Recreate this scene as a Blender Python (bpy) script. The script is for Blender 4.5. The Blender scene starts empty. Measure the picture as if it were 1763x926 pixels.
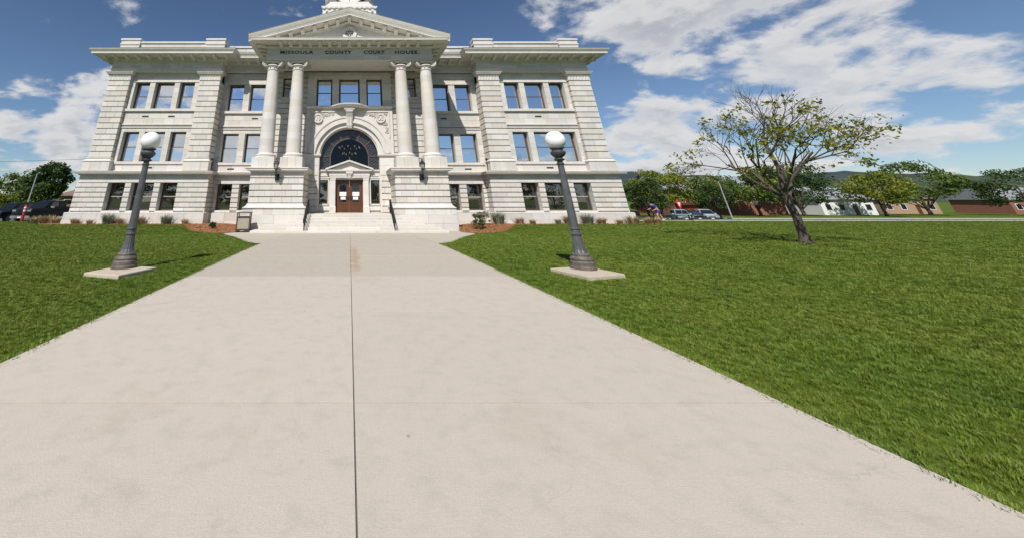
import bpy, bmesh, math, random
import numpy as np
from mathutils import Vector, Matrix, Quaternion
R = math.radians
rnd = random.Random(7)
sc = bpy.context.scene
col = sc.collection

# ------------------------------------------------------------------ camera
# 17 mm lens tilted up; the frame reaches further right and down than the lens axis (lens shift)
FPX, CU, CV, VH, EYE = 593.0, 601.5, 105.0, 347.0, 1.65
W0, H0 = 1763.0, 926.0
TILT = math.atan((VH - CV) / FPX)
cam = bpy.data.cameras.new('camera'); camo = bpy.data.objects.new('camera', cam); col.objects.link(camo)
cam.sensor_fit = 'HORIZONTAL'; cam.sensor_width = 36.0
cam.lens = 36.0 * FPX / W0
cam.shift_x = (W0 / 2 - CU) / W0
cam.shift_y = -(H0 / 2 - CV) / W0
cam.clip_start = 0.05; cam.clip_end = 20000
camo.location = (0, 0, EYE); camo.rotation_euler = (math.pi / 2 + TILT, 0, 0)
sc.camera = camo

# ------------------------------------------------------------------ sun, sky, exposure
SUN = Vector((-0.39, -1.0, 1.22)).normalized()          # towards the sun
SEL = math.asin(SUN.z); SAZ = math.atan2(SUN.x, SUN.y)  # azimuth from +Y, clockwise
sl = bpy.data.lights.new('sun', 'SUN'); sl.energy = 5.0; sl.angle = R(0.53); sl.color = (1.0, 0.965, 0.91)
so = bpy.data.objects.new('sun', sl); col.objects.link(so)
so.rotation_euler = SUN.to_track_quat('Z', 'Y').to_euler(); so.location = (-20, -50, 80)
sc.view_settings.view_transform = 'Standard'; sc.view_settings.look = 'None'
sc.view_settings.gamma = 1; sc.view_settings.exposure = 0.12
sc.view_settings.use_curve_mapping = False

class NT:
    """tiny node helper"""
    def __init__(s, tree): s.t = tree; s.n = tree.nodes; s.l = tree.links
    def node(s, typ, **kw):
        n = s.n.new(typ)
        for k, v in kw.items():
            if k.startswith('_'): setattr(n, k[1:], v)
            else: s.set(n, k, v)
        return n
    def set(s, n, k, v):
        i = n.inputs[int(k[1:])] if (k[0] == 'i' and k[1:].isdigit()) else n.inputs[k.replace('__', ' ')]
        if isinstance(v, bpy.types.NodeSocket): s.l.new(v, i)
        else: i.default_value = v
    def math(s, op, a, b=0.0, c=0.0, clamp=False):
        n = s.n.new('ShaderNodeMath'); n.operation = op; n.use_clamp = clamp
        for i, v in enumerate((a, b, c)): s.set(n, 'i%d' % i, v)
        return n.outputs[0]
    def vmath(s, op, a, b=(0, 0, 0), out=0):
        n = s.n.new('ShaderNodeVectorMath'); n.operation = op
        s.set(n, 'i0', a); s.set(n, 'i1', b); return n.outputs[out]
    def noise(s, vec, scale, detail=4, rough=0.55, dist=0.0):
        n = s.n.new('ShaderNodeTexNoise'); n.inputs['Scale'].default_value = scale
        n.inputs['Detail'].default_value = detail; n.inputs['Roughness'].default_value = rough
        n.inputs['Distortion'].default_value = dist
        if vec is not None: s.l.new(vec, n.inputs['Vector'])
        return n.outputs[0]
    def ramp(s, fac, stops):
        n = s.n.new('ShaderNodeValToRGB'); e = n.color_ramp.elements
        while len(e) < len(stops): e.new(0.5)
        for k, (p, c) in enumerate(stops):
            e[k].position = p
            e[k].color = (c, c, c, 1) if isinstance(c, (int, float)) else (*c, 1)
        s.l.new(fac, n.inputs[0]); return n.outputs[0]
    def mix(s, fac, a, b, mode='MIX'):
        n = s.n.new('ShaderNodeMix'); n.data_type = 'RGBA'; n.blend_type = mode
        for i, v in ((0, fac), (6, a), (7, b)):
            if isinstance(v, bpy.types.NodeSocket): s.l.new(v, n.inputs[i])
            else: n.inputs[i].default_value = (*v, 1) if (isinstance(v, tuple) and len(v) == 3) else v
        return n.outputs[2]
    def mrange(s, v, a, b, c=0.0, d=1.0, smooth=True):
        n = s.n.new('ShaderNodeMapRange'); n.interpolation_type = 'SMOOTHSTEP' if smooth else 'LINEAR'
        for k, q in zip(('Value', 'From Min', 'From Max', 'To Min', 'To Max'), (v, a, b, c, d)): s.set(n, k.replace(' ', '__'), q)
        return n.outputs[0]

def view_dir(u, v):
    x = (u - CU) / FPX; y = (CV - v) / FPX
    return Vector((x, math.cos(TILT) - y * math.sin(TILT), math.sin(TILT) + y * math.cos(TILT))).normalized()
def proj(X, Y, Z):
    Z -= EYE; F = max(.1, Y * math.cos(TILT) + Z * math.sin(TILT)); U = -Y * math.sin(TILT) + Z * math.cos(TILT)
    return CU + FPX * X / F, CV - FPX * U / F

SEED = 7.7
def build_world():
    w = bpy.data.worlds.new('World'); sc.world = w; w.use_nodes = True
    k = NT(w.node_tree); k.n.clear()
    out = k.node('ShaderNodeOutputWorld'); bg = k.node('ShaderNodeBackground'); bg.inputs[1].default_value = 0.083
    sky = k.node('ShaderNodeTexSky'); sky.sky_type = 'NISHITA'; sky.sun_disc = False
    sky.sun_elevation = SEL; sky.sun_rotation = SAZ; sky.altitude = 950; sky.air_density = 1.0; sky.dust_density = 0.12; sky.ozone_density = 4.5
    tc = k.node('ShaderNodeTexCoord').outputs['Generated']
    sep = k.node('ShaderNodeSeparateXYZ', Vector=tc)
    z = k.math('MAXIMUM', sep.outputs[2], 0.0)
    zz = k.math('ADD', z, 0.34)
    px = k.math('DIVIDE', sep.outputs[0], zz); py = k.math('DIVIDE', sep.outputs[1], zz)
    cmb = k.node('ShaderNodeCombineXYZ', X=px, Y=py, Z=SEED).outputs[0]
    warp = k.node('ShaderNodeTexNoise', Vector=cmb); warp.inputs['Scale'].default_value = 1.7; warp.inputs['Detail'].default_value = 3
    wv = k.vmath('MULTIPLY_ADD', warp.outputs[1], (0.22, 0.22, 0.0)); wv.node.inputs[2].default_value = (-.11, -.11, 0)
    p2 = k.vmath('ADD', cmb, wv)
    n1 = k.noise(p2, 3.6, 12, 0.58)
    sh = k.vmath('ADD', p2, (-0.03, -0.06, 0.0))
    n2 = k.noise(sh, 3.6, 6, 0.58)
    # where the cloud banks of this sky lie: (direction in the picture, reach, amount)
    banks = [((1190, 10), .16, .17), ((1050, -5), .10, .16), ((955, 0), .07, .17), ((1110, 105), .085, .14), ((1190, 125), .09, .15), ((1130, 218), .065, .20), ((1060, 228), .04, .14), ((1200, 222), .075, .18), ((1130, 290), .075, .20),
             ((115, 160), .085, .19), ((150, 190), .05, .15), ((75, 112), .03, .12), ((8, 208), .04, .17), ((115, 228), .05, .15), ((215, 42), .04, .15), ((70, 300), .11, .32), ((940, 52), .04, .14), ((88, 265), .022, .14),
             ((1400, 40), .20, .10), ((1440, 250), .18, .15),
             ((600, -40), .45, -.14), ((1080, 172), .03, -.16), ((1160, 168), .035, -.14), ((45, 255), .05, -.16), ((15, 140), .05, -.12), ((1110, 258), .03, -.18), ((985, 80), .05, -.10), ((120, 25), .09, -.18), ((870, 60), .05, -.08), ((1190, 172), .05, -.16), ((1030, 110), .04, -.10)]
    acc = k.math('MULTIPLY_ADD', n1, 1.6, -.30)
    for (uv, rr, a) in banks:
        D = view_dir(*uv)
        dd = k.vmath('DISTANCE', tc, tuple(D), out=1)
        g = k.math('EXPONENT', k.math('MULTIPLY', k.math('POWER', k.math('DIVIDE', dd, rr), 2.0), -1.0))
        acc = k.math('MULTIPLY_ADD', g, a, acc)
    for (D, rr, a) in (((-.47, -.85, .24), .32, .13), ((-.52, -.85, .11), .24, .10), ((-.28, -.92, .20), .16, .12), ((.40, -.90, .10), .12, .16)):      # the bank the left hand windows mirror
        dd = k.vmath('DISTANCE', tc, D, out=1)
        acc = k.math('MULTIPLY_ADD', k.math('EXPONENT', k.math('MULTIPLY', k.math('POWER', k.math('DIVIDE', dd, rr), 2.0), -1.0)), a, acc)
    dens = k.mrange(acc, 0.60, 0.80)
    thick = k.mrange(acc, 0.70, 1.0)
    lit = k.mrange(k.math('SUBTRACT', n1, n2), -0.07, 0.09)
    cl = k.mix(k.math('MULTIPLY', thick, 0.8), (7.4, 7.5, 7.7), (4.7, 4.95, 5.5))
    cl = k.mix(k.math('MULTIPLY', lit, 0.7), cl, (8.8, 8.7, 8.6))
    w.cycles.sampling_method = 'MANUAL'; w.cycles.sample_map_resolution = 512
    low = k.mrange(sep.outputs[2], 0.0, 0.02)
    colr = k.mix(k.math('MULTIPLY', dens, k.math('MULTIPLY', low, .93)), sky.outputs[0], cl)
    k.l.new(colr, bg.inputs[0]); k.l.new(bg.outputs[0], out.inputs[0])
build_world()

sc.cycles.use_denoising = True
sc.cycles.max_bounces = 6; sc.cycles.diffuse_bounces = 3; sc.cycles.glossy_bounces = 3; sc.cycles.transparent_max_bounces = 6; sc.cycles.transmission_bounces = 3

# ------------------------------------------------------------------ materials
MAT = {}
def material(name, base, rough=0.7, metal=0.0, var=0.0, vscale=3.0, bump=0.0, bscale=30.0, spec=0.5, tone=0.0, coat=0.0, fn=None):
    m = bpy.data.materials.new(name); m.use_nodes = True
    k = NT(m.node_tree); b = k.n['Principled BSDF']
    b.inputs['Roughness'].default_value = rough; b.inputs['Metallic'].default_value = metal
    b.inputs['Specular IOR Level'].default_value = spec; b.inputs['Coat Weight'].default_value = coat
    pos = k.node('ShaderNodeNewGeometry').outputs['Position']
    c = None
    if var > 0 or tone > 0 or fn:
        rgb = k.node('ShaderNodeRGB'); rgb.outputs[0].default_value = (*base, 1); c = rgb.outputs[0]
    if tone > 0:
        at = k.node('ShaderNodeAttribute'); at.attribute_name = 'tone'; at.attribute_type = 'GEOMETRY'
        t = at.outputs['Color']
        c = k.mix(tone, c, t, 'MULTIPLY')
    if var > 0:
        n = k.noise(pos, vscale, 6, 0.62)
        f = k.mrange(n, 0.3, 0.7, 1.0 - var, 1.0 + var, smooth=False)
        c = k.mix(1.0, c, k.node('ShaderNodeCombineColor', Red=f, Green=f, Blue=f).outputs[0], 'MULTIPLY')
    if fn: c = fn(k, c, pos, b)
    if c is not None: k.l.new(c, b.inputs['Base Color'])
    else: b.inputs['Base Color'].default_value = (*base, 1)
    if bump > 0:
        bn = k.node('ShaderNodeBump'); bn.inputs['Strength'].default_value = bump; bn.inputs['Distance'].default_value = 0.02
        k.l.new(k.noise(pos, bscale, 4, .6), bn.inputs['Height']); k.l.new(bn.outputs[0], b.inputs['Normal'])
    MAT[name] = m
    return m

def stone_fn(k, c, pos, b):
    # rain streaks and grime with their own shape
    mp = k.node('ShaderNodeMapping', Vector=pos); mp.inputs['Scale'].default_value = (2.2, 2.2, 0.22)
    n = k.noise(mp.outputs[0], 1.6, 5, .65)
    c = k.mix(k.mrange(n, .52, .80, 0, .30), c, (.28, .25, .21))
    n3 = k.noise(pos, .55, 5, .6)
    c = k.mix(k.mrange(n3, .50, .75, 0, .16), c, (.52, .46, .37))
    n2 = k.noise(pos, 60, 3, .7)
    return k.mix(k.mrange(n2, .42, .75, 0, .10), c, (.24, .22, .20))
material('stone', (.605, .572, .530), .82, bump=.18, bscale=45, spec=.25, tone=1.0, fn=stone_fn)
material('trim_stone', (.60, .568, .528), .80, bump=.12, bscale=40, spec=.25, tone=.0, var=.08, vscale=1.5, fn=stone_fn)
material('painted_metal', (.66, .625, .575), .55, var=.06, vscale=2, spec=.4, fn=lambda k, c, p, b: k.mix(k.mrange(k.noise(p, 3.5, 6, .7), .52, .74, 0, .35), c, (.36, .34, .30)))
material('roof_metal', (.14, .14, .135), .5, var=.1)
material('step_stone', (.60, .565, .51), .85, bump=.25, bscale=35, spec=.2, tone=1.0, fn=stone_fn)
def conc_fn(k, c, pos, b):
    n = k.noise(pos, .9, 6, .65, .6)
    c = k.mix(k.mrange(n, .54, .72, 0, .26), c, (.36, .285, .195))
    n2 = k.noise(pos, 5, 7, .7)
    c = k.mix(k.mrange(n2, .45, .75, 0, .30), c, (.30, .27, .235))
    n3 = k.noise(pos, 160, 2, .6)
    c = k.mix(k.mrange(n3, .4, .7, 0, .16), c, (.22, .20, .18))
    wp = k.node('ShaderNodeTexNoise', Vector=pos); wp.inputs['Scale'].default_value = 1.3; wp.inputs['Detail'].default_value = 6
    wq = k.vmath('ADD', pos, k.vmath('MULTIPLY', wp.outputs[1], (.9, .9, 0)))
    vo = k.node('ShaderNodeTexVoronoi', Vector=wq); vo.feature = 'DISTANCE_TO_EDGE'; vo.inputs['Scale'].default_value = .21
    crk = k.math('MULTIPLY', k.mrange(vo.outputs['Distance'], .0002, .0010, 1, 0), k.mrange(k.noise(pos, .28, 2), .50, .56))
    c = k.mix(k.math('MULTIPLY', crk, .22), c, (.16, .14, .12))
    vg = k.node('ShaderNodeTexVoronoi', Vector=pos); vg.inputs['Scale'].default_value = 1.7
    gum = k.math('MULTIPLY', k.mrange(vg.outputs['Distance'], .028, .042, 1, 0), k.mrange(k.node('ShaderNodeSeparateColor', Color=vg.outputs['Color']).outputs[0], .66, .67))
    c = k.mix(k.math('MULTIPLY', gum, .6), c, (.12, .11, .10))
    mpb = k.node('ShaderNodeMapping', Vector=pos); mpb.inputs['Scale'].default_value = (3, 160, 1)
    c = k.mix(k.mrange(k.noise(mpb.outputs[0], 1, 2), .45, .7, 0, .14), c, (.31, .28, .245))
    spk = k.noise(pos, 420, 1, .5)
    c = k.mix(k.mrange(spk, .58, .70, 0, .5), c, (.16, .145, .13))
    s = k.node('ShaderNodeSeparateXYZ', Vector=pos)
    d = k.math('ADD', k.math('ABSOLUTE', k.math('SUBTRACT', s.outputs[0], .17)), k.math('MULTIPLY', k.math('SUBTRACT', k.noise(pos, 2.2, 4), .5), .5))
    band = k.math('MULTIPLY', k.mrange(d, .02, .20, 1, 0), k.math('MULTIPLY', k.mrange(s.outputs[1], 9.5, 10.5), k.mrange(s.outputs[1], 13, 16.5, 1, 0)))
    return k.mix(k.math('MULTIPLY', band, .55), c, (.34, .22, .11))
material('concrete', (.462, .412, .345), .9, bump=.2, bscale=80, spec=.2, tone=1.0, fn=conc_fn)
material('joint_dark', (.11, .098, .082), .95)
material('kerb_concrete', (.47, .44, .39), .9, var=.12, vscale=4, bump=.2, bscale=60)
material('asphalt', (.085, .085, .09), .9, var=.2, vscale=2, bump=.3, bscale=120)
def lawn_fn(k, c, pos, b):
    n = k.noise(pos, .35, 5, .6); n2 = k.noise(pos, 4.5, 6, .7)
    c = k.mix(k.mrange(n, .35, .65), (.108, .150, .013), (.076, .126, .009))
    c = k.mix(k.mrange(n2, .4, .75, 0, .6), c, (.085, .115, .020))
    return k.mix(k.mrange(k.noise(pos, 34, 4, .7), .40, .66, 0, .55), c, (.026, .050, .006))
material('lawn', (.05, .09, .02), .9, bump=1.0, bscale=38, spec=.15, fn=lawn_fn)
def blade_fn(k, c, pos, b):
    b.inputs['Subsurface Weight'].default_value = 0
    n = k.noise(pos, .35, 5, .6); n2 = k.noise(pos, 4.5, 6, .7)
    c = k.mix(k.mrange(n, .35, .65), (.128, .172, .016), (.090, .148, .011))
    c = k.mix(k.mrange(n2, .42, .78, 0, .65), c, (.158, .190, .028))
    c = k.mix(k.mrange(k.noise(pos, 1.1, 5, .7), .54, .70, 0, .55), c, (.135, .150, .032))
    c = k.mix(k.mrange(k.noise(k.vmath('ADD', pos, (40., 13., 0.)), .75, 4, .6), .56, .66, 0, .5), c, (.045, .092, .009))
    oi = k.node('ShaderNodeObjectInfo')
    return k.mix(k.mrange(oi.outputs['Random'], 0, 1, 0, .22), c, (.12, .155, .026))
material('grass_blade', (.06, .11, .02), .55, spec=.25, fn=blade_fn)
material('mulch', (.20, .085, .035), .95, var=.45, vscale=9, bump=1.0, bscale=25)
material('mulch_chip', (.30, .135, .055), .9, var=.5, vscale=14)
material('iron', (.085, .088, .095), .5, metal=.35, var=.25, vscale=6, bump=.12, bscale=60)
material('lamp_iron', (.105, .106, .110), .48, metal=.3, var=.28, vscale=5, bump=.2, bscale=45)
material('rusty_iron', (.125, .105, .09), .65, metal=.2, var=.35, vscale=8, bump=.3, bscale=50)
material('black_iron', (.018, .018, .02), .4, metal=.3)
material('globe_glass', (.86, .85, .82), .25, spec=.5)
material('lantern_glass', (.42, .40, .34), .15, spec=.5)
material('frame_brown', (.085, .062, .045), .5, var=.1)
material('rail_light', (.36, .33, .28), .5)
material('bronze_frame', (.10, .072, .058), .45, metal=.2, var=.15)
material('tracery_lead', (.105, .095, .09), .5)
material('lead', (.055, .050, .055), .4, metal=.3, var=.2)
material('wood_door', (.115, .044, .018), .42, spec=.4, fn=lambda k, c, p, b: k.mix(k.mrange(k.noise(k.node('ShaderNodeMapping', Vector=p, Scale=(14, 14, 1.2)).outputs[0], 1.5, 6, .6), .35, .7, 0, .75), c, (.055, .02, .009)))
material('paper', (.78, .77, .74), .8)
material('ink', (.10, .10, .11), .8)
material('brass', (.35, .24, .09), .35, metal=.8)
material('letter', (.012, .011, .010), .6)
material('vent_dark', (.012, .012, .012), .7)
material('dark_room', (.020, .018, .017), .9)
material('ceiling_brown', (.085, .062, .045), .8, var=.15)
material('bin_brown', (.060, .044, .036), .5, var=.1)
material('bin_panel', (.36, .31, .24), .85, bump=.8, bscale=90, var=.12, vscale=40)
material('red_paint', (.42, .018, .022), .4)
material('white_paint', (.72, .72, .70), .5)
material('sign_red', (.50, .025, .03), .45)
material('galvanised', (.46, .48, .50), .4, metal=.5)
material('wire', (.03, .03, .03), .6)
material('bark', (.085, .065, .05), .95, var=.3, vscale=12, bump=.8, bscale=25)
material('brick', (.25, .10, .065), .9, var=.2, vscale=6)
material('brown_roof', (.17, .115, .09), .9, var=.15)
material('awning_red', (.075, .008, .012), .8)
material('tan_wall', (.36, .24, .16), .9, var=.1)
material('slate', (.24, .25, .27), .7, var=.12)
material('tyre', (.016, .016, .017), .85)
material('rim', (.42, .43, .45), .3, metal=.8)
material('chrome', (.60, .60, .61), .22, metal=.9)
material('tail_red', (.45, .01, .01), .3)
for nm, c in (('black', (.004, .004, .005)), ('navy', (.007, .009, .014)), ('silver', (.30, .34, .36)), ('white', (.62, .62, .61)), ('maroon', (.17, .012, .018)), ('darkgrey', (.045, .047, .052))):
    material('car_' + nm, c, .36, coat=.12, spec=.3)
def fol(name, a, bcol, sp=.25, rough=.6, trans=.0):
    def f(k, c, pos, b):
        oi = k.node('ShaderNodeAttribute'); oi.attribute_name = 'tone'
        return k.mix(oi.outputs['Fac'], a, bcol)
    m = material(name, a, rough, spec=sp, fn=f)
    if trans:
        k = NT(m.node_tree); b = k.n['Principled BSDF']; o = k.n['Material Output']
        tr = k.node('ShaderNodeBsdfTranslucent'); src = b.inputs['Base Color'].links[0].from_socket
        k.l.new(src, tr.inputs[0])
        mx = k.node('ShaderNodeMixShader'); mx.inputs[0].default_value = trans
        k.l.new(b.outputs[0], mx.inputs[1]); k.l.new(tr.outputs[0], mx.inputs[2]); k.l.new(mx.outputs[0], o.inputs[0])
fol('leaf_dark', (.032, .062, .015), (.075, .120, .028), trans=.25)
fol('leaf_mid', (.060, .105, .018), (.150, .20, .034), trans=.3)
fol('leaf_lime', (.11, .155, .02), (.25, .27, .035), trans=.3)
fol('leaf_spring', (.13, .16, .02), (.30, .27, .035), trans=.35)
fol('leaf_conifer', (.010, .022, .010), (.022, .040, .016))
fol('leaf_red', (.07, .018, .015), (.13, .045, .02), trans=.2)
fol('grass_dry', (.32, .22, .12), (.52, .40, .25), trans=.2)
fol('grass_blue', (.17, .19, .13), (.32, .33, .24), trans=.2)
fol('leaf_rose', (.035, .075, .022), (.07, .125, .035), trans=.2)
material('petal', (.50, .17, .20), .6)
material('rock', (.25, .22, .19), .95, var=.3, vscale=6, bump=.6)
material('hill', (.030, .048, .052), .95, fn=lambda k, c, p, b: k.mix(k.mrange(k.noise(p, .006, 8, .7), .45, .62), (.018, .030, .040), (.034, .050, .048)))  # dark forest, with the blue haze of distance put into its colour
material('hill_near', (.035, .055, .03), .95, fn=lambda k, c, p, b: k.mix(k.mrange(k.noise(p, .02, 8, .7), .45, .6), (.020, .034, .016), (.050, .068, .030)))
material('skin', (.48, .27, .19), .6)
material('cloth_blue', (.055, .085, .36), .85, var=.15, vscale=20)
material('cloth_navy', (.03, .04, .20), .85)
material('shoe', (.55, .54, .52), .7)
material('hair', (.05, .03, .02), .7)

def glass_material(name, refl, dark, wav):
    m = bpy.data.materials.new(name); m.use_nodes = True; k = NT(m.node_tree)
    k.n.remove(k.n['Principled BSDF']); o = k.n['Material Output']
    pos = k.node('ShaderNodeNewGeometry').outputs['Position']
    bn = k.node('ShaderNodeBump'); bn.inputs['Strength'].default_value = wav; bn.inputs['Distance'].default_value = .02
    k.l.new(k.noise(pos, .9, 2, .5), bn.inputs['Height'])
    gl = k.node('ShaderNodeBsdfGlossy'); gl.inputs['Roughness'].default_value = .012; gl.inputs['Color'].default_value = (.93, .96, 1, 1)
    k.l.new(bn.outputs[0], gl.inputs['Normal'])
    di = k.node('ShaderNodeBsdfDiffuse'); di.inputs[0].default_value = (*dark, 1)
    fr = k.node('ShaderNodeFresnel'); fr.inputs[0].default_value = 1.5 if name != 'car_glass' else 1.22
    fac = k.math('ADD', fr.outputs[0], refl, clamp=True)
    mx = k.node('ShaderNodeMixShader'); k.l.new(fac, mx.inputs[0]); k.l.new(di.outputs[0], mx.inputs[1]); k.l.new(gl.outputs[0], mx.inputs[2])
    k.l.new(mx.outputs[0], o.inputs[0]); MAT[name] = m
glass_material('window_glass', .74, (.022, .022, .022), .10)
glass_material('lower_glass', .15, (.012, .012, .010), .10)
glass_material('dark_glass', .02, (.012, .014, .022), .06)
glass_material('car_glass', .03, (.010, .012, .014), .0)
m = bpy.data.materials.new('clear_glass'); m.use_nodes = True; k = NT(m.node_tree); k.n.remove(k.n['Principled BSDF'])
tr = k.node('ShaderNodeBsdfTransparent'); tr.inputs[0].default_value = (.38, .39, .43, 1); gl = k.node('ShaderNodeBsdfGlossy'); gl.inputs['Roughness'].default_value = .02
mx = k.node('ShaderNodeMixShader'); mx.inputs[0].default_value = .035; k.l.new(tr.outputs[0], mx.inputs[1]); k.l.new(gl.outputs[0], mx.inputs[2]); k.l.new(mx.outputs[0], k.n['Material Output'].inputs[0]); MAT['clear_glass'] = m
m = bpy.data.materials.new('bulb_light'); m.use_nodes = True; b = m.node_tree.nodes['Principled BSDF']; b.inputs['Emission Color'].default_value = (1, .62, .30, 1); b.inputs['Emission Strength'].default_value = 1.6; MAT['bulb_light'] = m

# ------------------------------------------------------------------ mesh helpers
class MB:
    def __init__(s): s.v = []; s.f = []; s.t = []; s.tone = None
    def add(s, vs, fs, tone=1.0):
        o = len(s.v); s.v.extend(vs); s.f.extend([tuple(i + o for i in f) for f in fs]); s.t.extend([tone] * len(fs)); return s
    def box(s, x0, x1, y0, y1, z0, z1, tone=1.0):
        if x0 > x1: x0, x1 = x1, x0
        vs = [(x0, y0, z0), (x1, y0, z0), (x1, y1, z0), (x0, y1, z0), (x0, y0, z1), (x1, y0, z1), (x1, y1, z1), (x0, y1, z1)]
        return s.add(vs, [(0, 3, 2, 1), (4, 5, 6, 7), (0, 1, 5, 4), (1, 2, 6, 5), (2, 3, 7, 6), (3, 0, 4, 7)], tone)
    def loft(s, rings, cap=True, closed=True, tone=1.0):
        n = len(rings[0]); vs = [p for r in rings for p in r]; fs = []
        for i in range(len(rings) - 1):
            for j in range(n if closed else n - 1):
                a = i * n + j; b = i * n + (j + 1) % n
                fs.append((a, b, b + n, a + n))
        if cap: fs.append(tuple(range(n))[::-1]); fs.append(tuple((len(rings) - 1) * n + j for j in range(n)))
        return s.add(vs, fs, tone)
    def lathe(s, cx, cy, prof, n=20, tone=1.0, flute=0, fdep=0.0):
        rings = []
        for (r, z) in prof:
            rings.append([(cx + r * (1 - (fdep if flute and j % 2 else 0)) * math.cos(2 * math.pi * j / n), cy + r * (1 - (fdep if flute and j % 2 else 0)) * math.sin(2 * math.pi * j / n), z) for j in range(n)])
        return s.loft(rings, tone=tone)
    def tube(s, pts, rad, n=6, tone=1.0):
        pts = [Vector(p) for p in pts]; rad = rad if isinstance(rad, (list, tuple)) else [rad] * len(pts); rings = []
        for i, p in enumerate(pts):
            d = (pts[min(i + 1, len(pts) - 1)] - pts[max(i - 1, 0)]).normalized()
            a = d.cross(Vector((0, 0, 1)) if abs(d.z) < .9 else Vector((1, 0, 0))).normalized(); b = d.cross(a)
            rings.append([tuple(p + rad[i] * (math.cos(t) * a + math.sin(t) * b)) for t in [2 * math.pi * j / n for j in range(n)]])
        return s.loft(rings, tone=tone)
    def mould(s, x0, x1, y0, y1, prof, back=False, tone=1.0):
        """profile (projection, z) carried round the front and both ends of a block"""
        if x0 > x1: x0, x1 = x1, x0
        rings = []
        for (p, z) in prof:
            rings.append([(x0 - p, y1 + (p if back else 0), z), (x0 - p, y0 - p, z), (x1 + p, y0 - p, z), (x1 + p, y1 + (p if back else 0), z)])
        return s.loft(rings, tone=tone)
    def prism(s, poly, y0, y1, tone=1.0):      # polygon in xz carried along y
        n = len(poly)
        return s.loft([[(x, y0, z) for x, z in poly], [(x, y1, z) for x, z in poly]], tone=tone)
    def annulus(s, cx, cz, r0, r1, y0, y1, a0=0, a1=math.pi, n=36, tone=1.0):
        rings = []
        for i in range(n + 1):
            a = a0 + (a1 - a0) * i / n; c, q = math.cos(a), math.sin(a)
            rings.append([(cx + r0 * c, y0, cz + r0 * q), (cx + r1 * c, y0, cz + r1 * q), (cx + r1 * c, y1, cz + r1 * q), (cx + r0 * c, y1, cz + r0 * q)])
        return s.loft(rings, tone=tone)
    def stone(s, O, U, N, u0, u1, z0, z1, dep=.06, ch=.012, cz=None, tone=1.0):
        """dressed block: face on plane (O,U,z), dep behind it, chamfered arrises"""
        cz = ch if cz is None else cz; P = []
        for (d, a, b) in ((dep, 0, 0), (max(ch, cz), 0, 0), (0, ch, cz)):
            for (uu, zz) in ((u0 + a, z0 + b), (u1 - a, z0 + b), (u1 - a, z1 - b), (u0 + a, z1 - b)):
                q = O + U * uu - N * d; P.append((q.x, q.y, q.z + zz))
        fs = [(8, 9, 10, 11)]
        for r in (0, 4):
            for j in range(4): fs.append((r + j, r + (j + 1) % 4, r + 4 + (j + 1) % 4, r + 4 + j))
        return s.add(P, fs, tone)
    def build(s, name, mat, parent=None, smooth=False, bevel=0.0, fix=True):
        me = bpy.data.meshes.new(name); me.from_pydata(s.v, [], s.f)
        if isinstance(s.t[0], tuple) if s.t else False:
            at = me.attributes.new('tone', 'FLOAT_COLOR', 'FACE'); at.data.foreach_set('color', np.array([(*t, 1) for t in s.t], dtype=np.float32).ravel())
        else:
            at = me.attributes.new('tone', 'FLOAT_COLOR', 'FACE'); at.data.foreach_set('color', np.array([(t, t, t, 1) for t in s.t], dtype=np.float32).ravel())
        if fix:
            bm = bmesh.new(); bm.from_mesh(me); bmesh.ops.recalc_face_normals(bm, faces=bm.faces)
            if bevel: bmesh.ops.bevel(bm, geom=list(bm.edges), offset=bevel, segments=1, affect='EDGES')
            bm.to_mesh(me); bm.free()
        if smooth:
            me.polygons.foreach_set('use_smooth', [True] * len(me.polygons))
            if smooth != 'all': me.set_sharp_from_angle(angle=R(38))
        me.materials.append(MAT[mat] if isinstance(mat, str) else mat)
        o = bpy.data.objects.new(name, me); col.objects.link(o)
        if parent: o.parent = parent
        return o

def tag(o, label=None, cat=None, group=None, kind=None):
    for k, v in (('label', label), ('category', cat), ('group', group), ('kind', kind)):
        if v: o[k] = v
    return o
def empty(name, label, cat, loc=(0, 0, 0), rz=0.0, group=None):
    o = bpy.data.objects.new(name, None); col.objects.link(o); o.location = loc; o.rotation_euler = (0, 0, rz); o.empty_display_size = .2
    return tag(o, label, cat, group)
def struct(o): o['kind'] = 'structure'; return o
def copy_tree(o, parent=None):
    c = o.copy(); col.objects.link(c); c.parent = parent
    for ch in list(o.children): copy_tree(ch, c)
    return c
def sstep(a, b, x):
    t = min(1, max(0, (x - a) / (b - a))); return t * t * (3 - 2 * t)
def gz(x, y):
    """height of the ground: level by the building, dipping a little towards the steps"""
    d = -.23 * sstep(14, 24, y) * (1 - sstep(10, 18, abs(x)))
    return d * (1 - sstep(24.5, 29, y) * sstep(7.6, 10, abs(x))) - 1.2 * sstep(37, 47, y) * sstep(22.6, 27, x) - .22 * sstep(33.2, 34.6, y) * sstep(-23, -25, x)
def stone_tone(amp=1.0):
    g = 1 + rnd.uniform(-.13, .06) * amp; q = rnd.random()
    if q < .14: return (g * 1.03, g * 1.045, g * 1.075)
    if q < .36: return (g * 1.01, g * .98, g * .93)
    return (g, g * rnd.uniform(.985, 1.0), g * rnd.uniform(.965, 1.0))

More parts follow.
